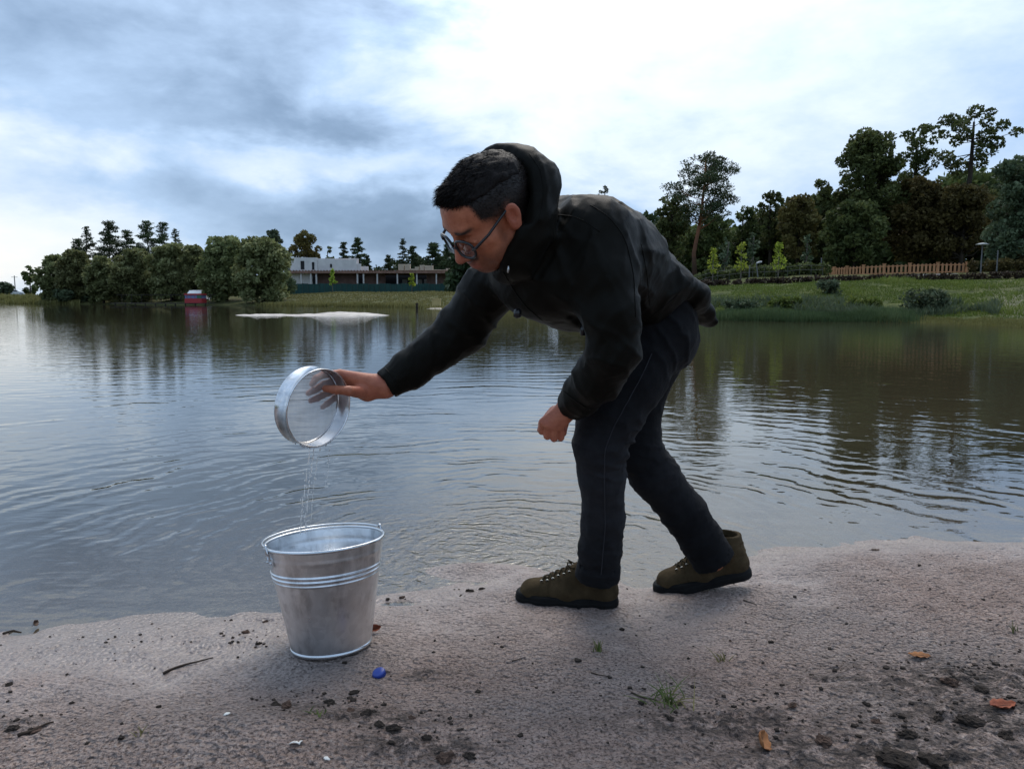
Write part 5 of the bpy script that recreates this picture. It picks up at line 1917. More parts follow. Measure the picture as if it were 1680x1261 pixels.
def build_body():
    V0, Q0 = head_field().mesh()
    x, y, z = V0.T
    ay = np.abs(y)
    # colouring that belongs to the skin: cropped sides, brows, beard shadow
    hairline = 0.052 + 0.45 * (x - 0.06) - 0.010 * smooth(0.05, 0.07, ay)
    side = smooth(0, 0.02, z - (0.004 + 0.55 * np.maximum(x - 0.022, -0.01))) * smooth(0.060, 0.048, x) * smooth(0.035, 0.05, ay)
    back = smooth(0.0, -0.02, x) * smooth(-0.06, -0.03, z)
    top = smooth(0.0, 0.010, z - (0.080 + 0.62 * (x - 0.080)))
    ear = smooth(0.0745, 0.079, ay)
    st = np.maximum.reduce([side * (0.78 + 0.22 * smooth(0.015, 0.045, z)), back, top]) * (1 - ear * smooth(0.03, 0.02, x))
    brow = np.exp(-((z - (0.026 + 0.05 * (ay - 0.03))) / 0.0052) ** 2) * smooth(0.010, 0.016, ay) * smooth(0.055, 0.046, ay) * (x > 0.06)
    jawb = smooth(-0.025, -0.06, z) * (x > 0.0) * 0.52
    must = np.exp(-((z + 0.0475) / 0.0075) ** 2) * smooth(0.034, 0.02, ay) * (x > 0.07) * 0.9
    goat = np.exp(-((z + 0.088) / 0.014) ** 2) * smooth(0.035, 0.02, ay) * (x > 0.05) * 0.6
    lash = np.exp(-((z + 0.0035) / 0.0022) ** 2) * np.exp(-((ay - 0.032) / 0.013) ** 2) * (x > 0.07)
    sideb = smooth(0.045, 0.062, ay) * np.exp(-((x - 0.028) / 0.012) ** 2) * smooth(-0.07, -0.03, z) * smooth(0.03, 0.01, z) * 0.4
    st = np.clip(np.maximum.reduce([st, brow * 0.95, jawb, must, goat, lash * 0.9, sideb]), 0, 1)
    lips = np.exp(-((z + 0.064) / 0.009) ** 2) * smooth(0.026, 0.018, ay) * (x > 0.08)
    st = st * (1 - lips * 0.8)
    red = np.clip(np.maximum.reduce([lips, 0.8 * np.exp(-((x - 0.112) ** 2 + y ** 2 + (z + 0.03) ** 2) / (2 * 0.012 ** 2)), ear * 0.6]), 0, 1)
    Vh = V0 @ HEAD_R.T + HEAD_POS
    parts = [(Vh, Q0, st, red)]
    for fn in (hand_right, hand_left):
        V, Q = fn().mesh()
        parts.append((V, Q, np.zeros(len(V)), 0.35 + 0.35 * vnoise(V, 55.0, 2)))
    # trunk and limbs under the clothes
    f = Field((-0.3, 1.55, 0.05), (0.66, 2.4, 1.2), 0.012)
    f.chain([(c, r * 0.82) for c, r in TORSO], 0.03, LEFT, 1.15)
    f.chain([(c, r * 0.66) for c, r in ARM_N], 0.02)
    f.chain([(c, r * 0.66) for c, r in ARM_F], 0.02)
    f.chain([(c, r * 0.72) for c, r in LEG_N], 0.02)
    f.chain([(c, r * 0.72) for c, r in LEG_F], 0.02)
    f.cone(TORSO[-1][0], (LEG_N[0][0] + LEG_F[0][0]) / 2, TORSO[-1][1] * 0.8, 0.085, 0.03)
    f.cone(HEAD_POS + HEAD_R @ np.array((-0.05, 0, -0.15)), TORSO[0][0], 0.055, 0.07, 0.03)
    V, Q = f.mesh()
    parts.append((V, Q, np.zeros(len(V)), np.zeros(len(V))))
    n, VV, QQ = 0, [], []
    for V, Q, _, _ in parts:
        VV.append(V)
        QQ.append(Q + n)
        n += len(V)
    me = np_mesh('body', np.concatenate(VV), np.concatenate(QQ))
    set_attr(me, 'stubble', np.concatenate([p[2] for p in parts]))
    set_attr(me, 'red', np.concatenate([p[3] for p in parts]))
    b = link('body', me, M_SKIN, person)
    # hair
    rng = np.random.default_rng(5)
    f = Field((-0.14, -0.11, -0.09), (0.14, 0.11, 0.17), 0.003)
    f.ell((-0.010, 0, 0.036), (0.1005, 0.0785, 0.080), 0.02)
    f.ell((0.034, 0, 0.044), (0.063, 0.058, 0.056), 0.02)
    f.half((0.0800, 0, 0.081), (0.62, 0, -1.0), 0.006)
    for s in (-1, 1):
        f.half((0.050, s * 0.056, 0.078), (0.6, s * 0.6, -0.6), 0.01)
        f.half((0.0, s * 0.070, 0.068), (0.1, s * 0.75, -0.75), 0.012)
    f.displace(lambda P: 0.003 * fbm(P * np.array((1, 2.5, 1)), 60.0, 2, 4) + 0.003 * vnoise(P, 30.0, 9), 0.02)
    V, Q = f.mesh()
    VV, QQ = [V], [Q]
    n = len(V)
    c = np.array((-0.005, 0, 0.03))
    nv = V - c
    nv /= np.linalg.norm(nv, axis=1, keepdims=True)
    ok = np.nonzero((V[:, 2] > 0.03) | (V[:, 0] < -0.02))[0]
    ok = ok[(nv[ok, 2] > -0.1)]
    ids = rng.choice(ok, 15000)
    base = V[ids] - nv[ids] * 0.004
    topf = smooth(0.06, 0.11, V[ids, 2])[:, None]
    d = nv[ids] * 0.35 + np.array((0.95, 0, 0.1)) * topf + rng.normal(0, 0.16, (len(ids), 3)) + np.array((0, 0, -0.3)) * (1 - topf)
    d /= np.linalg.norm(d, axis=1, keepdims=True)
    L = (0.004 + 0.011 * topf[:, 0]) * rng.uniform(0.6, 1.35, len(ids))
    front = (V[ids, 0] > 0.04)
    L[front] *= 1.7
    sd = np.cross(d, rng.normal(size=(len(ids), 3)))
    sd /= np.linalg.norm(sd, axis=1, keepdims=True)
    w = 0.00045
    tip = base + d * L[:, None]
    mid = base + d * (L * 0.55)[:, None] + nv[ids] * 0.0015
    S = np.stack([base - sd * w, base + sd * w, mid + sd * w * 0.8, mid - sd * w * 0.8, tip], 1).reshape(-1, 3)
    # cropped hair on the sides and nape
    sid = np.nonzero((np.maximum(side, back) * (1 - ear) > 0.35) & (z > -0.03))[0]
    sid = rng.choice(sid, 9000)
    sb = V0[sid] + rng.normal(0, 0.0012, (len(sid), 3))
    sn = V0[sid] - c
    sn /= np.linalg.norm(sn, axis=1, keepdims=True)
    dv = sn * 0.75 + np.array((-0.25, 0, -0.6)) + rng.normal(0, 0.22, (len(sid), 3))
    dv /= np.linalg.norm(dv, axis=1, keepdims=True)
    ls = (0.0022 + 0.0045 * smooth(0.01, 0.07, V0[sid, 2])) * rng.uniform(0.6, 1.3, len(sid))
    sw = np.cross(dv, rng.normal(size=(len(sid), 3)))
    sw /= np.linalg.norm(sw, axis=1, keepdims=True)
    sw *= 0.0004
    S2 = np.stack([sb - sw, sb + sw, sb + dv * (ls * 0.6)[:, None] + sw * 0.8, sb + dv * (ls * 0.6)[:, None] - sw * 0.8, sb + dv * ls[:, None]], 1).reshape(-1, 3)
    S = np.concatenate([S, S2])
    i = np.arange(len(ids) + len(sid)) * 5 + n
    VA = np.concatenate([V, S])
    me = np_mesh('hair', VA @ HEAD_R.T + HEAD_POS, [np.concatenate([Q, np.stack([i, i + 1, i + 2, i + 3], 1)]), np.stack([i + 3, i + 2, i + 4], 1)])
    h = link('hair', me, M_HAIR, person)
    tag(h, 'short dark hair cropped close at the sides')
    # glasses
    H = lambda *p: HEAD_R @ np.array(p) + HEAD_POS
    ge = MB()
    gl = None
    tilt = 0.10
    th = np.linspace(0, 2 * math.pi, 33)[:-1]
    rims = []
    SQ = lambda v: math.copysign(abs(v) ** 0.78, v)
    for s in (-1, 1):
        pts = [H(0.1085 - 0.012 * (abs(0.034 * 1 + 0.0235 * math.cos(t) * 1) / 0.06) ** 2 - tilt * 0.021 * math.sin(t), s * (0.034 + 0.0265 * SQ(math.cos(t))), -0.006 + 0.0205 * SQ(math.sin(t))) for t in th]
        rims.append(pts)
    bridge = [H(0.1085, -0.0098, -0.006), H(0.1125, -0.004, -0.0025), H(0.1125, 0.004, -0.0025), H(0.1085, 0.0098, -0.006)]
    g = MB().tube(rims[1], 0.0029, 8, closed=True).obj('glasses', M_BLACKP, person, True)
    MB().tube(rims[0], 0.0029, 8, closed=True).obj('rim', M_BLACKP, g, True)
    MB().tube(bridge, 0.0019, 8).obj('bridge', M_BLACKP, g, True)
    for s in (-1, 1):
        pts = [H(0.100, s * 0.0585, -0.004), H(0.096, s * 0.068, -0.001), H(0.06, s * 0.0765, 0.006), H(0.02, s * 0.0785, 0.016), H(-0.006, s * 0.0795, 0.022), H(-0.02, s * 0.078, 0.008)]
        MB().tube(pts, [0.0030, 0.0034, 0.0030, 0.0028, 0.0024, 0.002], 6).obj('temple', M_BLACKP, g, True)
    m = bpy.data.materials.new('spectacle_lens')
    m.use_nodes = True
    T = NT(m.node_tree)
    fr = T.add('ShaderNodeFresnel', {'IOR': 1.5})
    mx = T.add('ShaderNodeMixShader', {0: fr.outputs[0], 1: T.add('ShaderNodeBsdfTransparent', {0: (0.93, 0.94, 0.95, 1)}).outputs[0], 2: T.add('ShaderNodeBsdfGlossy', {'Roughness': 0.02}).outputs[0]})
    T.add('ShaderNodeOutputMaterial', {0: mx.outputs[0]})
    for r_ in rims:
        P = np.array(r_)
        c = P.mean(0)
        V = np.concatenate([P * 0.97 + c * 0.03, [c]])
        k = np.arange(len(P))
        link('lens', np_mesh('lens', V, np.stack([np.full(len(P), len(P)), k, (k + 1) % len(P)], 1)), m, g)


def build_shoe(heel, yaw, pitch, label, flip=1):
    """heel: point on the ground under the back of the heel; the toe points along yaw"""
    f = Field((-0.03, -0.08, -0.01), (0.34, 0.08, 0.19), 0.003)
    up = [((0.052, 0, 0.052), 0.040), ((0.058, 0, 0.135), 0.044)]
    f.cone((0.050, 0, 0.052), (0.060, 0, 0.125), 0.041, 0.045, 0.02)
    f.cone((0.052, 0, 0.045), (0.15, 0, 0.044), 0.038, 0.042, 0.02)
    f.cone((0.15, 0, 0.045), (0.255, 0.004, 0.033), 0.043, 0.036, 0.025, (0, 1, 0), 1.12)
    f.cone((0.075, 0, 0.112), (0.175, 0, 0.062), 0.036, 0.030, 0.02)
    f.half((0.0, 0, 0.128), (-0.25, 0, 1), 0.004)
    f.half((0.0, 0, 0.020), (0, 0, -1), 0.002)
    f.cone((0.062, 0, 0.125), (0.062, 0, 0.20), 0.036, 0.040, 0.004, mode='sub')
    f.displace(lambda P: folds(P, [((0.19, 0, 0.06), (1, 0, 0.2), 0.022, 0.0025, 0.03), ((0.06, 0, 0.10), (0.2, 0, 1), 0.03, 0.0022, 0.035)], 3) + 0.0012 * fbm(P, 30.0, 2, 3)
               + 0.0016 * (np.abs(P[:, 0] - 0.19 - 0.3 * np.abs(P[:, 1])) < 0.003) + 0.0014 * (np.abs(P[:, 2] - 0.088 - 0.25 * (0.1 - P[:, 0])) < 0.002) * (P[:, 0] < 0.09), 0.012)
    V, Q = f.mesh()
    rz = Matrix.Rotation(yaw, 4, 'Z')
    piv = Vector((0.235, 0, 0))
    M = Matrix.Translation(Vector(heel)) @ rz @ Matrix.Translation(piv) @ Matrix.Rotation(pitch, 4, 'Y') @ Matrix.Translation(-piv)
    A = np.array(M)

    def tf(P):
        P = np.asarray(P, float)
        return P @ A[:3, :3].T + A[:3, 3]
    s = link('shoe', np_mesh('shoe', tf(V), Q), M_SUEDE, person)
    tag(s, label)
    g = Field((-0.03, -0.08, -0.02), (0.34, 0.08, 0.06), 0.0019)
    g.cone((0.048, 0, 0.014), (0.12, 0.002, 0.014), 0.042, 0.041, 0.02)
    g.cone((0.12, 0.002, 0.014), (0.215, 0.004, 0.014), 0.041, 0.050, 0.02)
    g.cone((0.215, 0.004, 0.014), (0.262, 0.002, 0.014), 0.050, 0.043, 0.02)
    g.half((0, 0, 0.030), (-0.02, 0, 1), 0.004)
    g.half((0, 0, 0.0), (0, 0, -1), 0.003)
    g.displace(lambda P: 0.0014 * np.exp(-((P[:, 2] - 0.0225) / 0.0016) ** 2) + 0.001 * np.exp(-((P[:, 2] - 0.010) / 0.0016) ** 2), 0.006)
    V2, Q2 = g.mesh()
    link('sole', np_mesh('sole', tf(V2), Q2), M_RUBBER, s)
    # laces and eyelets
    from mathutils.bvhtree import BVHTree
    bv = BVHTree.FromPolygons([tuple(v) for v in V], [tuple(q) for q in Q])

    def drop(x, y):
        h = bv.ray_cast(Vector((x + 0.05, y, 0.22)), Vector((-0.16, 0, -1)).normalized())
        return np.array(h[0]) if h[0] is not None else np.array((x, y, 0.08))
    rows = [(0.205 - 0.017 * i) for i in range(6)]
    for i, x in enumerate(rows):
        for sd in (-1, 1):
            p = drop(x - 0.006, sd * 0.024)
            t = np.linspace(0, 2 * math.pi, 11)[:-1]
            ring = [p + np.array((0.0042 * math.cos(a), sd * 0.0015 * math.sin(a), 0.0034 * math.sin(a))) + (0, sd * 0.001, 0.001) for a in t]
            MB().tube(tf(ring), 0.0012, 5, closed=True).obj('eyelet', M_EYELET, s, True)
        if i < 5:
            for sd in (-1, 1):
                a, b = drop(x - 0.006, sd * 0.024), drop(rows[i + 1] - 0.006, -sd * 0.024)
                m_ = drop((x + rows[i + 1]) / 2 - 0.006, 0.0)
                MB().tube(tf([a + (0, 0, 0.001), (a + m_) / 2 + (0, 0, 0.004), m_ + (0, 0, 0.004), (b + m_) / 2 + (0, 0, 0.004), b + (0, 0, 0.001)]), 0.0023, 6).obj('lace', M_LACE, s, True)
    k = drop(rows[5] - 0.012, 0)
    for sd in (-1, 1):
        a = np.linspace(0, math.pi * 1.6, 9)
        loop = [k + np.array((0.012 * math.sin(t_), sd * (0.004 + 0.020 * (1 - math.cos(t_)) / 2), 0.004 + 0.006 * math.sin(t_ * 1.3))) for t_ in a]
        MB().tube(tf(loop), 0.002, 5).obj('lace_bow', M_LACE, s, True)


build_jacket()
build_jeans()
build_body()
_h1 = on_beach(1024, 1000)
_t1 = on_beach(850, 987)
build_shoe((_h1[0] - 0.004, _h1[1] + 0.035, _h1[2] - 0.006), math.atan2(_t1[1] - _h1[1] + 0.0, _t1[0] - _h1[0]), 0.0, 'olive suede shoe planted flat on the sand')
_b2 = on_beach(1114, 970)
_yw = R(180) - R(3)
_d = np.array((math.cos(_yw), math.sin(_yw), 0))
_p2 = _b2 + np.array((0.0, 0.03, 0.0)) - _d * 0.235
build_shoe((_p2[0], _p2[1], _b2[2] - 0.006), _yw, R(13), 'olive suede shoe with its heel lifted')
# ------------------------------------------------------------------ bucket, sieve, falling water
def m_galv(name, tint, r0, r1, spangle=True):
    m, T, b = mat(name)
    P = T.add('ShaderNodeTexCoord').outputs['Object']
    st = T.noise(T.vm('MULTIPLY', P, (1, 1, 0.18)), 28.0, 5, 0.65)
    sm = T.noise(P, 16.0, 5, 0.65, 0.4)
    vo = T.add('ShaderNodeTexVoronoi', {'Vector': P, 'Scale': 55.0}, feature='F1')
    spg = T.add('ShaderNodeSeparateColor', {0: vo.outputs['Color']}).outputs[0]
    f = T.m('MULTIPLY_ADD', st, 0.55, T.m('MULTIPLY', sm, 0.45))
    c = T.ramp(f, [(0.32, tuple(v * 0.52 for v in tint)), (0.48, tint), (0.7, tuple(min(1, v * 1.2) for v in tint))])
    c = T.mix(T.m('MULTIPLY', spg, 0.28), c, tuple(v * 0.6 for v in tint))
    smu = T.ramp(T.noise(P, 7.0, 5, 0.65, 0.6), [(0.54, 0.0), (0.72, 0.45)])
    c = T.mix(smu, c, tuple(v * 0.45 for v in tint))
    rg = T.m('MULTIPLY_ADD', T.noise(P, 22.0, 4, 0.6), r1 - r0, r0)
    bp = T.add('ShaderNodeBump', {'Strength': 0.12, 'Distance': 0.002, 'Height': T.noise(P, 35.0, 3, 0.5)})
    setp(T, b, c, rg, 1.0, 0.5, bp.outputs[0])
    return m


M_GALV = m_galv('galvanised_steel', (0.76, 0.78, 0.80), 0.20, 0.44)
M_STEEL = m_galv('polished_sieve_steel', (0.72, 0.72, 0.73), 0.10, 0.22)
M_WIRE = plain('bright_wire', (0.62, 0.64, 0.66), 0.25, 1.0, 0.5, 0.1)


def child(nm, mb, mt, par, sm=True):
    o = mb.obj(nm, mt, None, sm)
    o.parent = par
    return o


def build_bucket():
    c = on_beach(532, 1078)
    c = c + np.array((0, 0.075, 0))
    c[2] = nz1(c[0], c[1]) + 0.001
    e = bpy.data.objects.new('bucket', None)
    e.location = tuple(c)
    e.rotation_euler = (R(-5.0), R(-3.2), 0)
    COL.objects.link(e)
    tag(e, 'galvanised metal bucket standing on the sand below the sieve', 'bucket')
    H, Rt, Rb = 0.264, 0.1425, 0.0965
    rad = lambda z: Rb + (Rt - Rb) * z / H
    prof = []
    ribs = (0.181, 0.1915, 0.202)
    for z in np.concatenate([np.linspace(0.006, 0.17, 12), np.linspace(0.173, 0.211, 41), np.linspace(0.214, 0.25, 10), np.linspace(0.252, H, 7)]):
        r = rad(z)
        for rb, amp in zip(ribs, (0.0016, 0.0030, 0.0030)):
            r += amp * math.exp(-((z - rb) / 0.0022) ** 2)
        r += 0.0012 * math.exp(-((z - 0.236) / 0.004) ** 2)
        prof.append((r, z))
    inner = [(r - 0.0022, z) for r, z in prof[::-1]]
    w = child('wall', MB().lathe(prof + inner, 128), M_GALV, e)
    co = np.zeros(len(w.data.vertices) * 3)
    w.data.vertices.foreach_get('co', co)
    co = co.reshape(-1, 3)
    rad_n = co[:, :2] / np.linalg.norm(co[:, :2], axis=1, keepdims=True)
    co[:, :2] += rad_n * (0.0011 * fbm(co, 16.0, 3, 7))[:, None] * np.exp(-((co[:, 2] - 0.1) / 0.09) ** 2)[:, None]
    w.data.vertices.foreach_set('co', co.ravel())
    w.data.update()
    child('bottom', MB().lathe([(0.0002, 0.012), (Rb - 0.004, 0.012), (Rb - 0.003, 0.009), (0.0002, 0.009)], 64), M_GALV, e)
    th = np.linspace(0, 2 * math.pi, 97)[:-1]
    child('rim', MB().tube(np.stack([(Rt + 0.0012) * np.cos(th), (Rt + 0.0012) * np.sin(th), np.full(96, H + 0.001)], 1), 0.0042, 10, closed=True), M_WIRE, e)
    child('base_ring', MB().lathe([(Rb - 0.001, 0.0), (Rb + 0.0032, 0.001), (Rb + 0.0040, 0.005), (Rb + 0.0030, 0.009), (Rb + 0.001, 0.0105)], 96), M_WIRE, e)
    # side seam
    a = R(20)
    child('seam', MB().tube([((rad(z) + 0.0008) * math.cos(a), (rad(z) + 0.0008) * math.sin(a), z) for z in np.linspace(0.012, H - 0.006, 20)], 0.0022, 6), M_GALV, e)
    # lugs
    angs = (R(217), R(37))
    for a in angs:
        d = np.array((math.cos(a), math.sin(a), 0))
        t = np.array((-math.sin(a), math.cos(a), 0))
        z0 = H - 0.030
        r0 = rad(z0) + 0.0012
        lug = child('lug', MB().box(d * (r0 + 0.0015) + (0, 0, z0), (0.004, 0.034, 0.022), rz=a), M_GALV, e, False)
        for s in (-1, 1):
            p = d * (r0 + 0.003) + t * s * 0.011 + (0, 0, z0)
            child('rivet', MB().tube([p, p + d * 0.0035], [0.0035, 0.002], 8), M_WIRE, lug)
        ring = [d * (r0 + 0.006) + t * 0.009 * math.cos(k) + np.array((0, 0, H - 0.012 + 0.012 * math.sin(k))) + d * 0.002 * math.sin(k) for k in np.linspace(0, 2 * math.pi, 15)[:-1]]
        child('eye', MB().tube(ring, 0.0022, 7, closed=True), M_WIRE, lug)
    # bail lying against the rear rim, its hooks through the eyes
    pts = []
    d0 = np.array((math.cos(angs[0]), math.sin(angs[0]), 0))
    t0 = np.array((-math.sin(angs[0]), math.cos(angs[0]), 0))
    for k in np.linspace(0, 1, 41):
        a = angs[0] - math.pi * k
        lift = 0.008 + 0.001 * math.sin(math.pi * k)
        rr = Rt + 0.0055 + 0.001 * math.sin(math.pi * k)
        pts.append((rr * math.cos(a), rr * math.sin(a), H + lift))
    for s, first in ((1, True), (-1, False)):
        a = angs[0] if first else angs[1]
        d = np.array((math.cos(a), math.sin(a), 0))
        t = np.array((-math.sin(a), math.cos(a), 0)) * (1 if first else -1)
        hook = [d * (Rt + 0.0055 + 0.002 * math.sin(q)) + t * (0.012 * (1 - math.cos(q)) * 0.5) + np.array((0, 0, H + 0.002 - 0.0 + 0.012 * math.sin(q + 0.9))) for q in np.linspace(0.0, 3.8, 9)]
        if first:
            pts = [tuple(h) for h in hook[::-1]] + pts
        else:
            pts = pts + [tuple(h) for h in hook]
    child('handle', MB().tube(pts, 0.0026, 8), M_WIRE, e)


def build_sieve():
    a = SV_A
    up = np.array((0, 0, 1.0))
    up = up - a * (up @ a)
    up /= np.linalg.norm(up)
    sd = np.cross(up, a)
    M = np.stack([sd, up, a], 1)
    e = bpy.data.objects.new('sieve', None)
    mw = Matrix(M.tolist()).to_4x4()
    mw.translation = Vector(SV_C)
    e.matrix_world = mw
    COL.objects.link(e)
    tag(e, 'round polished steel test sieve held over the bucket', 'sieve')
    e.rotation_mode = 'XYZ'
    Rr, H = SV_R, SV_H
    prof = [(Rr - 0.0014, 0.0), (Rr, -0.002), (Rr + 0.0012, 0.0), (Rr + 0.0006, 0.003), (Rr, 0.006), (Rr, H - 0.004), (Rr + 0.0016, H - 0.002), (Rr + 0.001, H), (Rr - 0.001, H), (Rr - 0.0012, H - 0.004), (Rr - 0.0014, 0.007), (Rr - 0.0014, 0.0)]
    child('frame', MB().lathe(prof, 128), M_STEEL, e)
    # woven wire cloth, too fine to see through clearly
    m = bpy.data.materials.new('wire_cloth')
    m.use_nodes = True
    T = NT(m.node_tree)
    P = T.add('ShaderNodeTexCoord').outputs['Object']
    n = T.noise(T.vm('MULTIPLY', P, (1, 0.35, 1)), 30.0, 4, 0.6)
    c = T.ramp(n, [(0.35, (0.40, 0.41, 0.43)), (0.7, (0.60, 0.61, 0.63))])
    df = T.add('ShaderNodeBsdfDiffuse', {0: c})
    tl = T.add('ShaderNodeBsdfTranslucent', {0: c})
    gl = T.add('ShaderNodeBsdfGlossy', {0: (0.8, 0.8, 0.82, 1), 1: 0.45})
    m1 = T.add('ShaderNodeMixShader', {0: 0.5, 1: df.outputs[0], 2: tl.outputs[0]})
    m2 = T.add('ShaderNodeMixShader', {0: 0.18, 1: m1.outputs[0], 2: gl.outputs[0]})
    w = T.ramp(T.noise(P, 18.0, 4, 0.6), [(0.4, 0.46), (0.62, 0.36)])
    m3 = T.add('ShaderNodeMixShader', {0: w, 1: m2.outputs[0], 2: T.add('ShaderNodeBsdfTransparent').outputs[0]})
    T.add('ShaderNodeOutputMaterial', {0: m3.outputs[0]})
    rr = np.linspace(0.0003, Rr - 0.002, 14)
    child('mesh', MB().lathe([(r, 0.002 + 0.0004 * math.sin(r * 300)) for r in rr], 64), m, e)
    child('solder_ring', MB().lathe([(Rr - 0.0016, 0.0005), (Rr - 0.005, 0.0030), (Rr - 0.0016, 0.0075)], 96), M_STEEL, e)


def m_clear():
    m = bpy.data.materials.new('clear_water')
    m.use_nodes = True
    T = NT(m.node_tree)
    tr = T.add('ShaderNodeBsdfTransparent', {0: (0.95, 0.97, 0.98, 1)})
    gl = T.add('ShaderNodeBsdfGlossy', {'Roughness': 0.08})
    df = T.add('ShaderNodeBsdfTranslucent', {0: (0.85, 0.9, 0.95, 1)})
    a = T.add('ShaderNodeMixShader', {0: 0.5, 1: gl.outputs[0], 2: df.outputs[0]})
    mx = T.add('ShaderNodeMixShader', {0: 0.62, 1: tr.outputs[0], 2: a.outputs[0]})
    T.add('ShaderNodeOutputMaterial', {0: mx.outputs[0]})
    return m


def build_trickle():
    mt = m_clear()
    rng = np.random.default_rng(3)
    mb = MB()
    edge = [at(511, 735, 1.865), at(518, 735, 1.862), at(541, 733, 1.868), at(526, 735, 1.86)]
    ends = [at(492, 876, 1.88), at(500, 874, 1.88), at(536, 800, 1.87), at(508, 872, 1.875)]
    for k, (a, b) in enumerate(zip(edge, ends)):
        t = 0.0
        while t < 0.98:
            ln = rng.uniform(0.03, 0.12) * (1.4 if t < 0.2 else 1.0)
            n = 12
            tt = np.clip(np.linspace(t, t + ln, n), 0, 1)
            # falling water speeds up, so the path bends down
            P = np.stack([a + (b - a) * np.array((q ** 0.7, q ** 0.7, q)) for q in tt])
            P[:, :2] += rng.normal(0, 0.0009, 2) + np.cumsum(rng.normal(0, 0.0003, (n, 2)), 0)
            env = np.sin(np.linspace(0.15, math.pi - 0.15, n)) ** 0.6
            rr = (0.0019 if k < 2 else 0.0012) * env * rng.uniform(0.55, 1.25, n) * (1 - 0.35 * t)
            mb.tube(P, rr, 6)
            t += ln * rng.uniform(0.95, 1.25)
        for _ in range(26 if k < 2 else 10):
            q = rng.random()
            c = a + (b - a) * np.array((q ** 0.7, q ** 0.7, q)) + rng.normal(0, 0.005, 3)
            r = rng.uniform(0.0008, 0.0019)
            mb.tube([c + (0, 0, r * 1.3), c + (0, 0, r * 0.5), c - (0, 0, r * 0.6), c - (0, 0, r)], [r * 0.2, r * 0.8, r * 0.9, r * 0.2], 6)
    for k in range(26):
        a = R(-90 + rng.uniform(-32, 26))
        up = np.array((0, 0, 1.0)) - SV_A * SV_A[2]
        up /= np.linalg.norm(up)
        sd = np.cross(up, SV_A)
        c = SV_C + SV_A * rng.uniform(0, SV_H) + (sd * math.cos(a) + up * math.sin(a)) * (SV_R + 0.002)
        r = rng.uniform(0.0012, 0.0028)
        mb.tube([c + (0, 0, r), c, c - (0, 0, r), c - (0, 0, r * 1.8)], [r * 0.5, r, r * 0.9, r * 0.2], 6)
    o = mb.obj('water_trickle', mt, None, True)
    tag(o, 'thin trickle of water drops falling from the sieve', 'water', kind='stuff')


build_bucket()
build_sieve()
build_trickle()
# ------------------------------------------------------------------ small things lying on the beach
_bt = None


def beach_z(x, y):
    """height of the built beach mesh"""
    global _bt
    if _bt is None:
        from mathutils.bvhtree import BVHTree
        _bt = BVHTree.FromObject(bpy.data.objects['beach'], bpy.context.evaluated_depsgraph_get())
    h = _bt.ray_cast(Vector((float(x), float(y), 1.0)), Vector((0, 0, -1)))
    return h[0].z if h[0] is not None else nz1(x, y)


def spot(px, py):
    p = on_beach(px, py)
    for _ in range(3):
        z = beach_z(p[0], p[1])
        p = gp(px, py, z)
    p[2] = beach_z(p[0], p[1])
    return p


M_SOIL = plain('black_soil', (0.035, 0.027, 0.022), 0.95, 0, 0.15, 0.5, 60.0, 1.0, 130.0, 0.006)
M_CLAY = plain('brown_soil', (0.085, 0.055, 0.042), 0.95, 0, 0.15, 0.4, 60.0, 1.0, 130.0, 0.006)
M_LEAFB = plain('dead_brown_leaf', (0.26, 0.105, 0.035), 0.7, 0, 0.3, 0.35, 40.0, 0.6, 80.0, 0.003)
M_LEAFR = plain('dead_rust_leaf', (0.24, 0.065, 0.03), 0.7, 0, 0.3, 0.35, 40.0, 0.6, 80.0, 0.003)
M_LEAFD = plain('dead_dark_leaf', (0.06, 0.03, 0.018), 0.6, 0, 0.3, 0.4, 40.0)
M_TWIG = plain('wet_twig', (0.045, 0.032, 0.024), 0.8, 0, 0.2, 0.4, 40.0)
M_BLUE = plain('blue_plastic', (0.02, 0.05, 0.28), 0.35, 0, 0.5, 0.1)
M_SHELL = plain('white_shell', (0.7, 0.68, 0.63), 0.5, 0, 0.4, 0.1)
M_BLADE = plain('beach_grass', (0.10, 0.13, 0.035), 0.7, 0, 0.2, 0.4, 30.0)
M_BLADEY = plain('dry_beach_grass', (0.2, 0.17, 0.07), 0.7, 0, 0.2, 0.4, 30.0)


def clod(px, py, wpx, label, mt, seed, hk=0.55):
    p = spot(px, py)
    r = wpx / FPX * 1.5 / 2
    rng = np.random.default_rng(seed)
    n, m_ = 26, 15
    V = []
    for i in range(m_):
        a = math.pi * i / (m_ - 1)
        for j in range(n):
            b = 2 * math.pi * j / n
            V.append((math.sin(a) * math.cos(b), math.sin(a) * math.sin(b), math.cos(a)))
    V = np.array(V)
    d = 1 + 0.38 * fbm(V, 1.7, 3, seed) + 0.26 * fbm(V, 5.5, 3, seed + 5, 0.6)
    st = np.array((1.0, rng.uniform(0.55, 0.9), hk))
    V = V * d[:, None] * st * r
    a = rng.uniform(0, 6)
    V = np.stack([V[:, 0] * math.cos(a) - V[:, 1] * math.sin(a), V[:, 0] * math.sin(a) + V[:, 1] * math.cos(a), V[:, 2]], 1)
    me = np_mesh('soil_clod', V, grid_faces(m_, n, True), False)
    o = link('soil_clod', me, mt)
    o.location = tuple(p + (0, 0, r * hk * 0.15))
    tag(o, label, 'soil clod', 'clods of soil on the sand')


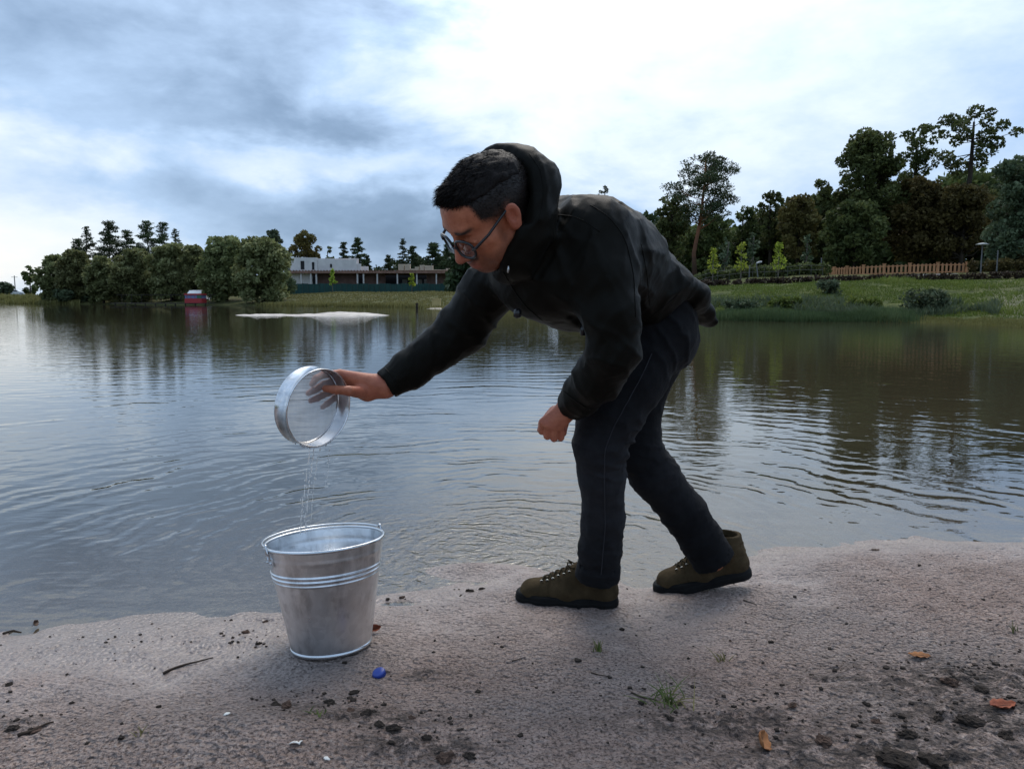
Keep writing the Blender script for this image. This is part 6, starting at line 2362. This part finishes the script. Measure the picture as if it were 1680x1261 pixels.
def leaf(px, py, lpx, label, mt, seed, rz, curl=0.5, lift=0.0, name='fallen_leaf', tilt=0.0):
    p = spot(px, py)
    L = lpx / FPX * 1.8
    n, m_ = 13, 7
    t = np.linspace(0, 1, n)
    w = 0.28 * np.sin(np.pi * t ** 0.85) ** 0.8 + 0.004
    V = []
    rng = np.random.default_rng(seed)
    for j in range(m_):
        s = j / (m_ - 1) * 2 - 1
        x = (t - 0.5) * L
        y = s * w * L
        z = L * (curl * 0.35 * (s * s) * w * 2.2 + 0.18 * curl * (2 * t - 1) ** 2 + 0.03 * np.sin(t * 22) * abs(s)) - 0.004 * L * abs(s < 0.01)
        V.append(np.stack([x, y, z], 1))
    V = np.concatenate(V)
    e = empty(name, p + (0, 0, lift), label, 'leaf', 'fallen leaves on the beach')
    e.rotation_euler = (tilt, 0, rz)
    o = link('blade', np_mesh('blade', V, grid_faces(m_, n)), mt)
    o.parent = e
    o.location = (0, 0, 0.0015)
    mod = o.modifiers.new('thick', 'SOLIDIFY')
    mod.thickness = 0.0006
    s = MB().tube([(-0.72 * L, 0.01 * L, 0.05 * L), (-0.5 * L, 0, 0.04 * L * curl), (0, 0, 0.002), (0.4 * L, 0, 0.03 * L)], [0.0007, 0.0007, 0.0005, 0.0002], 5).obj('stalk', M_TWIG)
    s.parent = e
    s.location = (0, 0, 0.0025)


def twig(pts, r, label):
    P = np.array([spot(a, b) + (0, 0, r * 0.8) for a, b in pts])
    t = np.linspace(0, len(P) - 1, 14)
    q = np.stack([np.interp(t, range(len(P)), P[:, k]) for k in range(3)], 1)
    q[:, 2] = [beach_z(a, b) + r * 0.8 for a, b in q[:, :2]]
    q[1:-1, 2] = (q[:-2, 2] + q[1:-1, 2] + q[2:, 2]) / 3 + 0.0005
    o = MB().tube(q, r * np.linspace(1, 0.4, 14), 6).obj('twig', M_TWIG, None, True)
    tag(o, label, 'twig', 'twigs on the beach')


def tuft(px, py, n, hpx, label, mt, seed, spread=0.02, lean=0.5):
    p = spot(px, py)
    rng = np.random.default_rng(seed)
    e = empty('grass_tuft', p, label, 'grass tuft', 'grass tufts on the sand')
    h = hpx / FPX * 1.8
    for i in range(n):
        a = rng.uniform(0, 2 * math.pi)
        b = np.array((math.cos(a), math.sin(a), 0)) * rng.uniform(0, spread)
        d = rng.normal(0, lean, 2)
        L = h * rng.uniform(0.55, 1.1)
        t = np.linspace(0, 1, 6)
        pts = np.stack([b[0] + d[0] * L * t ** 1.6, b[1] + d[1] * L * t ** 1.6, L * t * (1 - 0.25 * min(1, np.hypot(*d)) * t) - 0.003], 1)
        o = MB().tube(pts, 0.0013 * np.array((1, 1, 0.9, 0.7, 0.45, 0.1)), 4).obj('blade', mt if rng.random() < 0.75 else M_BLADEY)
        o.parent = e
    return e


def build_litter():
    clods = ((470, 1160, 22, 'dark clod on the mound crest below left of the bucket'), (452, 1156, 16, 'small dark clod at the left end of the mound crest'),
             (600, 1172, 24, 'dark soil clod below the blue cap'), (575, 1166, 16, 'small dark clod left of the one below the blue cap'), (622, 1188, 18, 'dark clod just right below the pair under the cap'),
             (645, 1196, 26, 'largest black clod right of the mound'), (676, 1178, 15, 'small black clod right of the largest one'), (580, 1137, 18, 'dark clod directly under the bucket front'), (540, 1153, 20, 'flat dark clod on the mound top'),
             (403, 1037, 17, 'black clod on the wet sand left of the bucket'), (424, 1056, 12, 'small black clod on wet sand by the bucket'), (382, 1046, 9, 'tiny black clod left of the bucket on wet sand'), (435, 1020, 12, 'dark crumb by the waterline left of the bucket'),
             (770, 970, 20, 'dark clod at the waterline before the front shoe'), (790, 966, 14, 'reddish clod at the waterline before the front shoe'), (660, 980, 16, 'dark clod in the puddle right of the bucket'), (636, 983, 11, 'small dark clod in the puddle right of the bucket'),
             (20, 1195, 22, 'dark clod at the lower left edge'), (60, 1198, 20, 'second dark clod near the lower left edge'), (15, 1123, 16, 'brown clod on wet sand at the left edge'), (118, 1153, 9, 'tiny brown clod on the wet sand at left'),
             (1300, 1156, 16, 'dark clod in the middle right of the beach'), (1420, 1155, 13, 'small dark clod left of the soil patch'), (1590, 1185, 40, 'large crumbly soil clod near the lower right corner'), (1560, 1120, 30, 'dark crumbly clod on the right soil patch'), (1610, 1132, 24, 'crumbly clod at the right of the soil patch'),
             (1490, 1205, 28, 'dark clod above the black bottom patch'), (1440, 1185, 18, 'small clod above the black bottom patch at left'), (1470, 1248, 46, 'wide black clod at the bottom right edge'), (1530, 1250, 40, 'black clod beside the wide one at the bottom edge'),
             (730, 1243, 26, 'dark clod at the bottom edge right of the mound'), (770, 1240, 20, 'second dark clod at the bottom edge right of the mound'), (700, 1210, 16, 'small clod between the mound and bottom clods'), (1198, 1051, 8, 'tiny dark crumb behind the middle beach'), (1130, 1080, 7, 'tiny crumb right of the small grass tuft'),
             (1100, 1180, 14, 'small brown clod below the larger grass tuft'), (1350, 1215, 26, 'brown clod left of the black bottom patch'), (1540, 1170, 18, 'clod left of the largest corner clod'), (1650, 1205, 26, 'clod at the right edge near the bottom'))
    for i, (px, py, w, lab) in enumerate(clods):
        clod(px, py, w, lab, M_SOIL if i % 3 else M_CLAY, 700 + i, 0.42 if w > 14 else 0.55)
    leaf(1508, 1077, 34, 'brown leaf lying flat on the right of the beach', M_LEAFB, 1, R(165), 0.5)
    leaf(1247, 1222, 40, 'orange-brown leaf standing on edge near the bottom', M_LEAFB, 2, R(70), 0.9, 0.006, tilt=R(50))
    leaf(1645, 1160, 40, 'rust leaf near the right edge of the beach', M_LEAFR, 3, R(10), 0.7)
    leaf(614, 1037, 24, 'curled rust-red leaf against the bucket\'s right side', M_LEAFR, 4, R(30), 1.2, 0.008, tilt=R(40))
    leaf(56, 1029, 20, 'dark brown leaf upright at the left waterline', M_LEAFD, 5, R(100), 1.0, 0.01, tilt=R(60))
    leaf(1436, 903, 22, 'dark leaf at the far right waterline', M_LEAFD, 6, R(5), 0.5)
    leaf(1300, 1160, 18, 'dark curled leaf beside the clod in the middle right', M_LEAFD, 7, R(40), 0.9)
    twig([(268, 1106), (310, 1090), (350, 1080)], 0.0035, 'dark twig half sunk in wet sand left of the bucket')
    twig([(30, 1208), (60, 1198), (88, 1186)], 0.004, 'dark twig at the lower left between two clods')
    twig([(5, 1040), (22, 1035), (35, 1038)], 0.003, 'short black twig at the left waterline')
    twig([(1036, 1137), (1060, 1146), (1082, 1152)], 0.0022, 'thin twig reaching into the larger grass tuft')
    twig([(970, 1104), (985, 1108), (1000, 1111)], 0.0018, 'short thin twig below the small grass tuft')
    twig([(1220, 985), (1232, 989), (1242, 993)], 0.0018, 'short thin twig behind the rear shoe')
    twig([(840, 1085), (850, 1082), (862, 1078)], 0.0016, 'very thin twig left of the small grass tuft')
    tuft(981, 1068, 16, 26, 'small green grass tuft below the front shoe', M_BLADE, 1, 0.012, 0.35)
    tuft(1100, 1156, 30, 34, 'larger spread grass tuft in the middle of the beach', M_BLADE, 2, 0.05, 0.9)
    tuft(1096, 1152, 5, 48, 'few tall grass blades rising from the larger tuft', M_BLADE, 3, 0.008, 0.35)
    tuft(1188, 1084, 10, 20, 'pale dry tuft left of the flat brown leaf', M_BLADEY, 4, 0.02, 0.5)
    tuft(232, 1203, 9, 14, 'pale green sprout on the lower left mound', M_BLADEY, 5, 0.012, 0.5)
    tuft(520, 1170, 10, 12, 'small green sprout between the dark clods on the mound', M_BLADE, 6, 0.02, 0.6)
    tuft(1664, 1035, 6, 22, 'sparse grass sprout at the right edge', M_BLADE, 7, 0.01, 0.3)
    # blue bottle cap
    p = spot(623, 1107)
    e = empty('bottle_cap', p, 'small blue plastic cap on the sand before the bucket', 'bottle cap')
    e.rotation_euler = (R(18), R(-14), 0)
    r = 0.0145
    th = np.linspace(0, 2 * math.pi, 49)[:-1]
    prof = [(0.0002, 0.012), (r * 0.85, 0.012), (r * 0.97, 0.0105), (r, 0.008), (r, 0.0), (r * 0.9, 0.0), (r * 0.9, 0.0095), (0.0002, 0.0105)]
    o = MB().lathe(prof, 40).obj('top', M_BLUE, None, True)
    o.parent = e
    for k in range(24):
        a = k * 2 * math.pi / 24
        g = MB().box((r * 1.01 * math.cos(a), r * 1.01 * math.sin(a), 0.004), (0.0012, 0.0016, 0.0075), rz=a).obj('ridge', M_BLUE)
        g.parent = e
    # shell bits
    for i, (px, py, w, lab) in enumerate(((483, 1222, 14, 'white shell fragment on the mound at the bottom'), (494, 1219, 8, 'tiny white shell chip beside the larger fragment'), (537, 1245, 10, 'white shell chip at the bottom edge of the mound'), (372, 1172, 9, 'pale shell chip on the mound crest'))):
        p = spot(px, py)
        L = w / FPX * 1.6
        V = []
        for a in range(6):
            for b in range(9):
                t = b / 8 * math.pi
                rr = L * 0.5 * (a / 5)
                V.append((rr * math.cos(t) * 1.1, rr * math.sin(t) * 0.8, L * 0.25 * (1 - (a / 5) ** 2) + 0.0006 * math.sin(b * 2.6)))
        o = link('shell_fragment', np_mesh('shell_fragment', V, grid_faces(6, 9)), M_SHELL)
        o.location = tuple(p + (0, 0, 0.001))
        o.rotation_euler = (R(12), 0, i * 1.3)
        md = o.modifiers.new('thick', 'SOLIDIFY')
        md.thickness = 0.0012
        tag(o, lab, 'shell', 'shell bits on the mound')
    # crumbs: uncountable grains and bits spread over the sand
    rng = np.random.default_rng(88)
    n = 6500
    px = rng.uniform(-40, 1720, n)
    py = rng.uniform(905, 1262, n)
    soilp = np.zeros(n)
    for (a, b, w, h) in ((600, 1172, 90, 26), (470, 1158, 40, 12), (540, 1153, 60, 10), (700, 1225, 90, 30), (1600, 1130, 150, 60), (1500, 1230, 190, 36), (1640, 1190, 90, 60), (1180, 1190, 110, 30), (40, 1193, 70, 14), (405, 1045, 40, 22), (1390, 1115, 70, 16), (770, 968, 40, 8), (640, 983, 40, 7), (230, 1045, 90, 10)):
        soilp = np.maximum(soilp, np.exp(-(((px - a) / w) ** 2 + ((py - b) / h) ** 2)))
    keep = rng.random(n) < 0.05 + 0.6 * soilp
    V, Q = [], []
    k = 0
    cube = np.array([(i, j, l) for i in (-1, 1) for j in (-1, 1) for l in (-1, 1)], float)
    fq = np.array([(0, 1, 3, 2), (4, 6, 7, 5), (0, 4, 5, 1), (2, 3, 7, 6), (0, 2, 6, 4), (1, 5, 7, 3)])
    for a, b in zip(px[keep], py[keep]):
        p = gp(a, b, 0.03)
        z = beach_z(p[0], p[1])
        if z < 0.004:
            continue
        s = rng.gamma(2.0, 0.00075) + 0.0006
        c = cube * rng.uniform(0.5, 1.1, (8, 3)) * s * np.array((1.2, 1, 0.7))
        w = rng.uniform(0, 6.28)
        c = np.stack([c[:, 0] * math.cos(w) - c[:, 1] * math.sin(w), c[:, 0] * math.sin(w) + c[:, 1] * math.cos(w), c[:, 2]], 1)
        V.append(c + (p[0], p[1], z + s * 0.2))
        Q.append(fq + k)
        k += 8
    o = link('crumbs', np_mesh('crumbs', np.concatenate(V), np.concatenate(Q), False), M_SOIL)
    tag(o, 'scattered crumbs of soil on the sand', 'crumbs', kind='stuff')


build_litter()
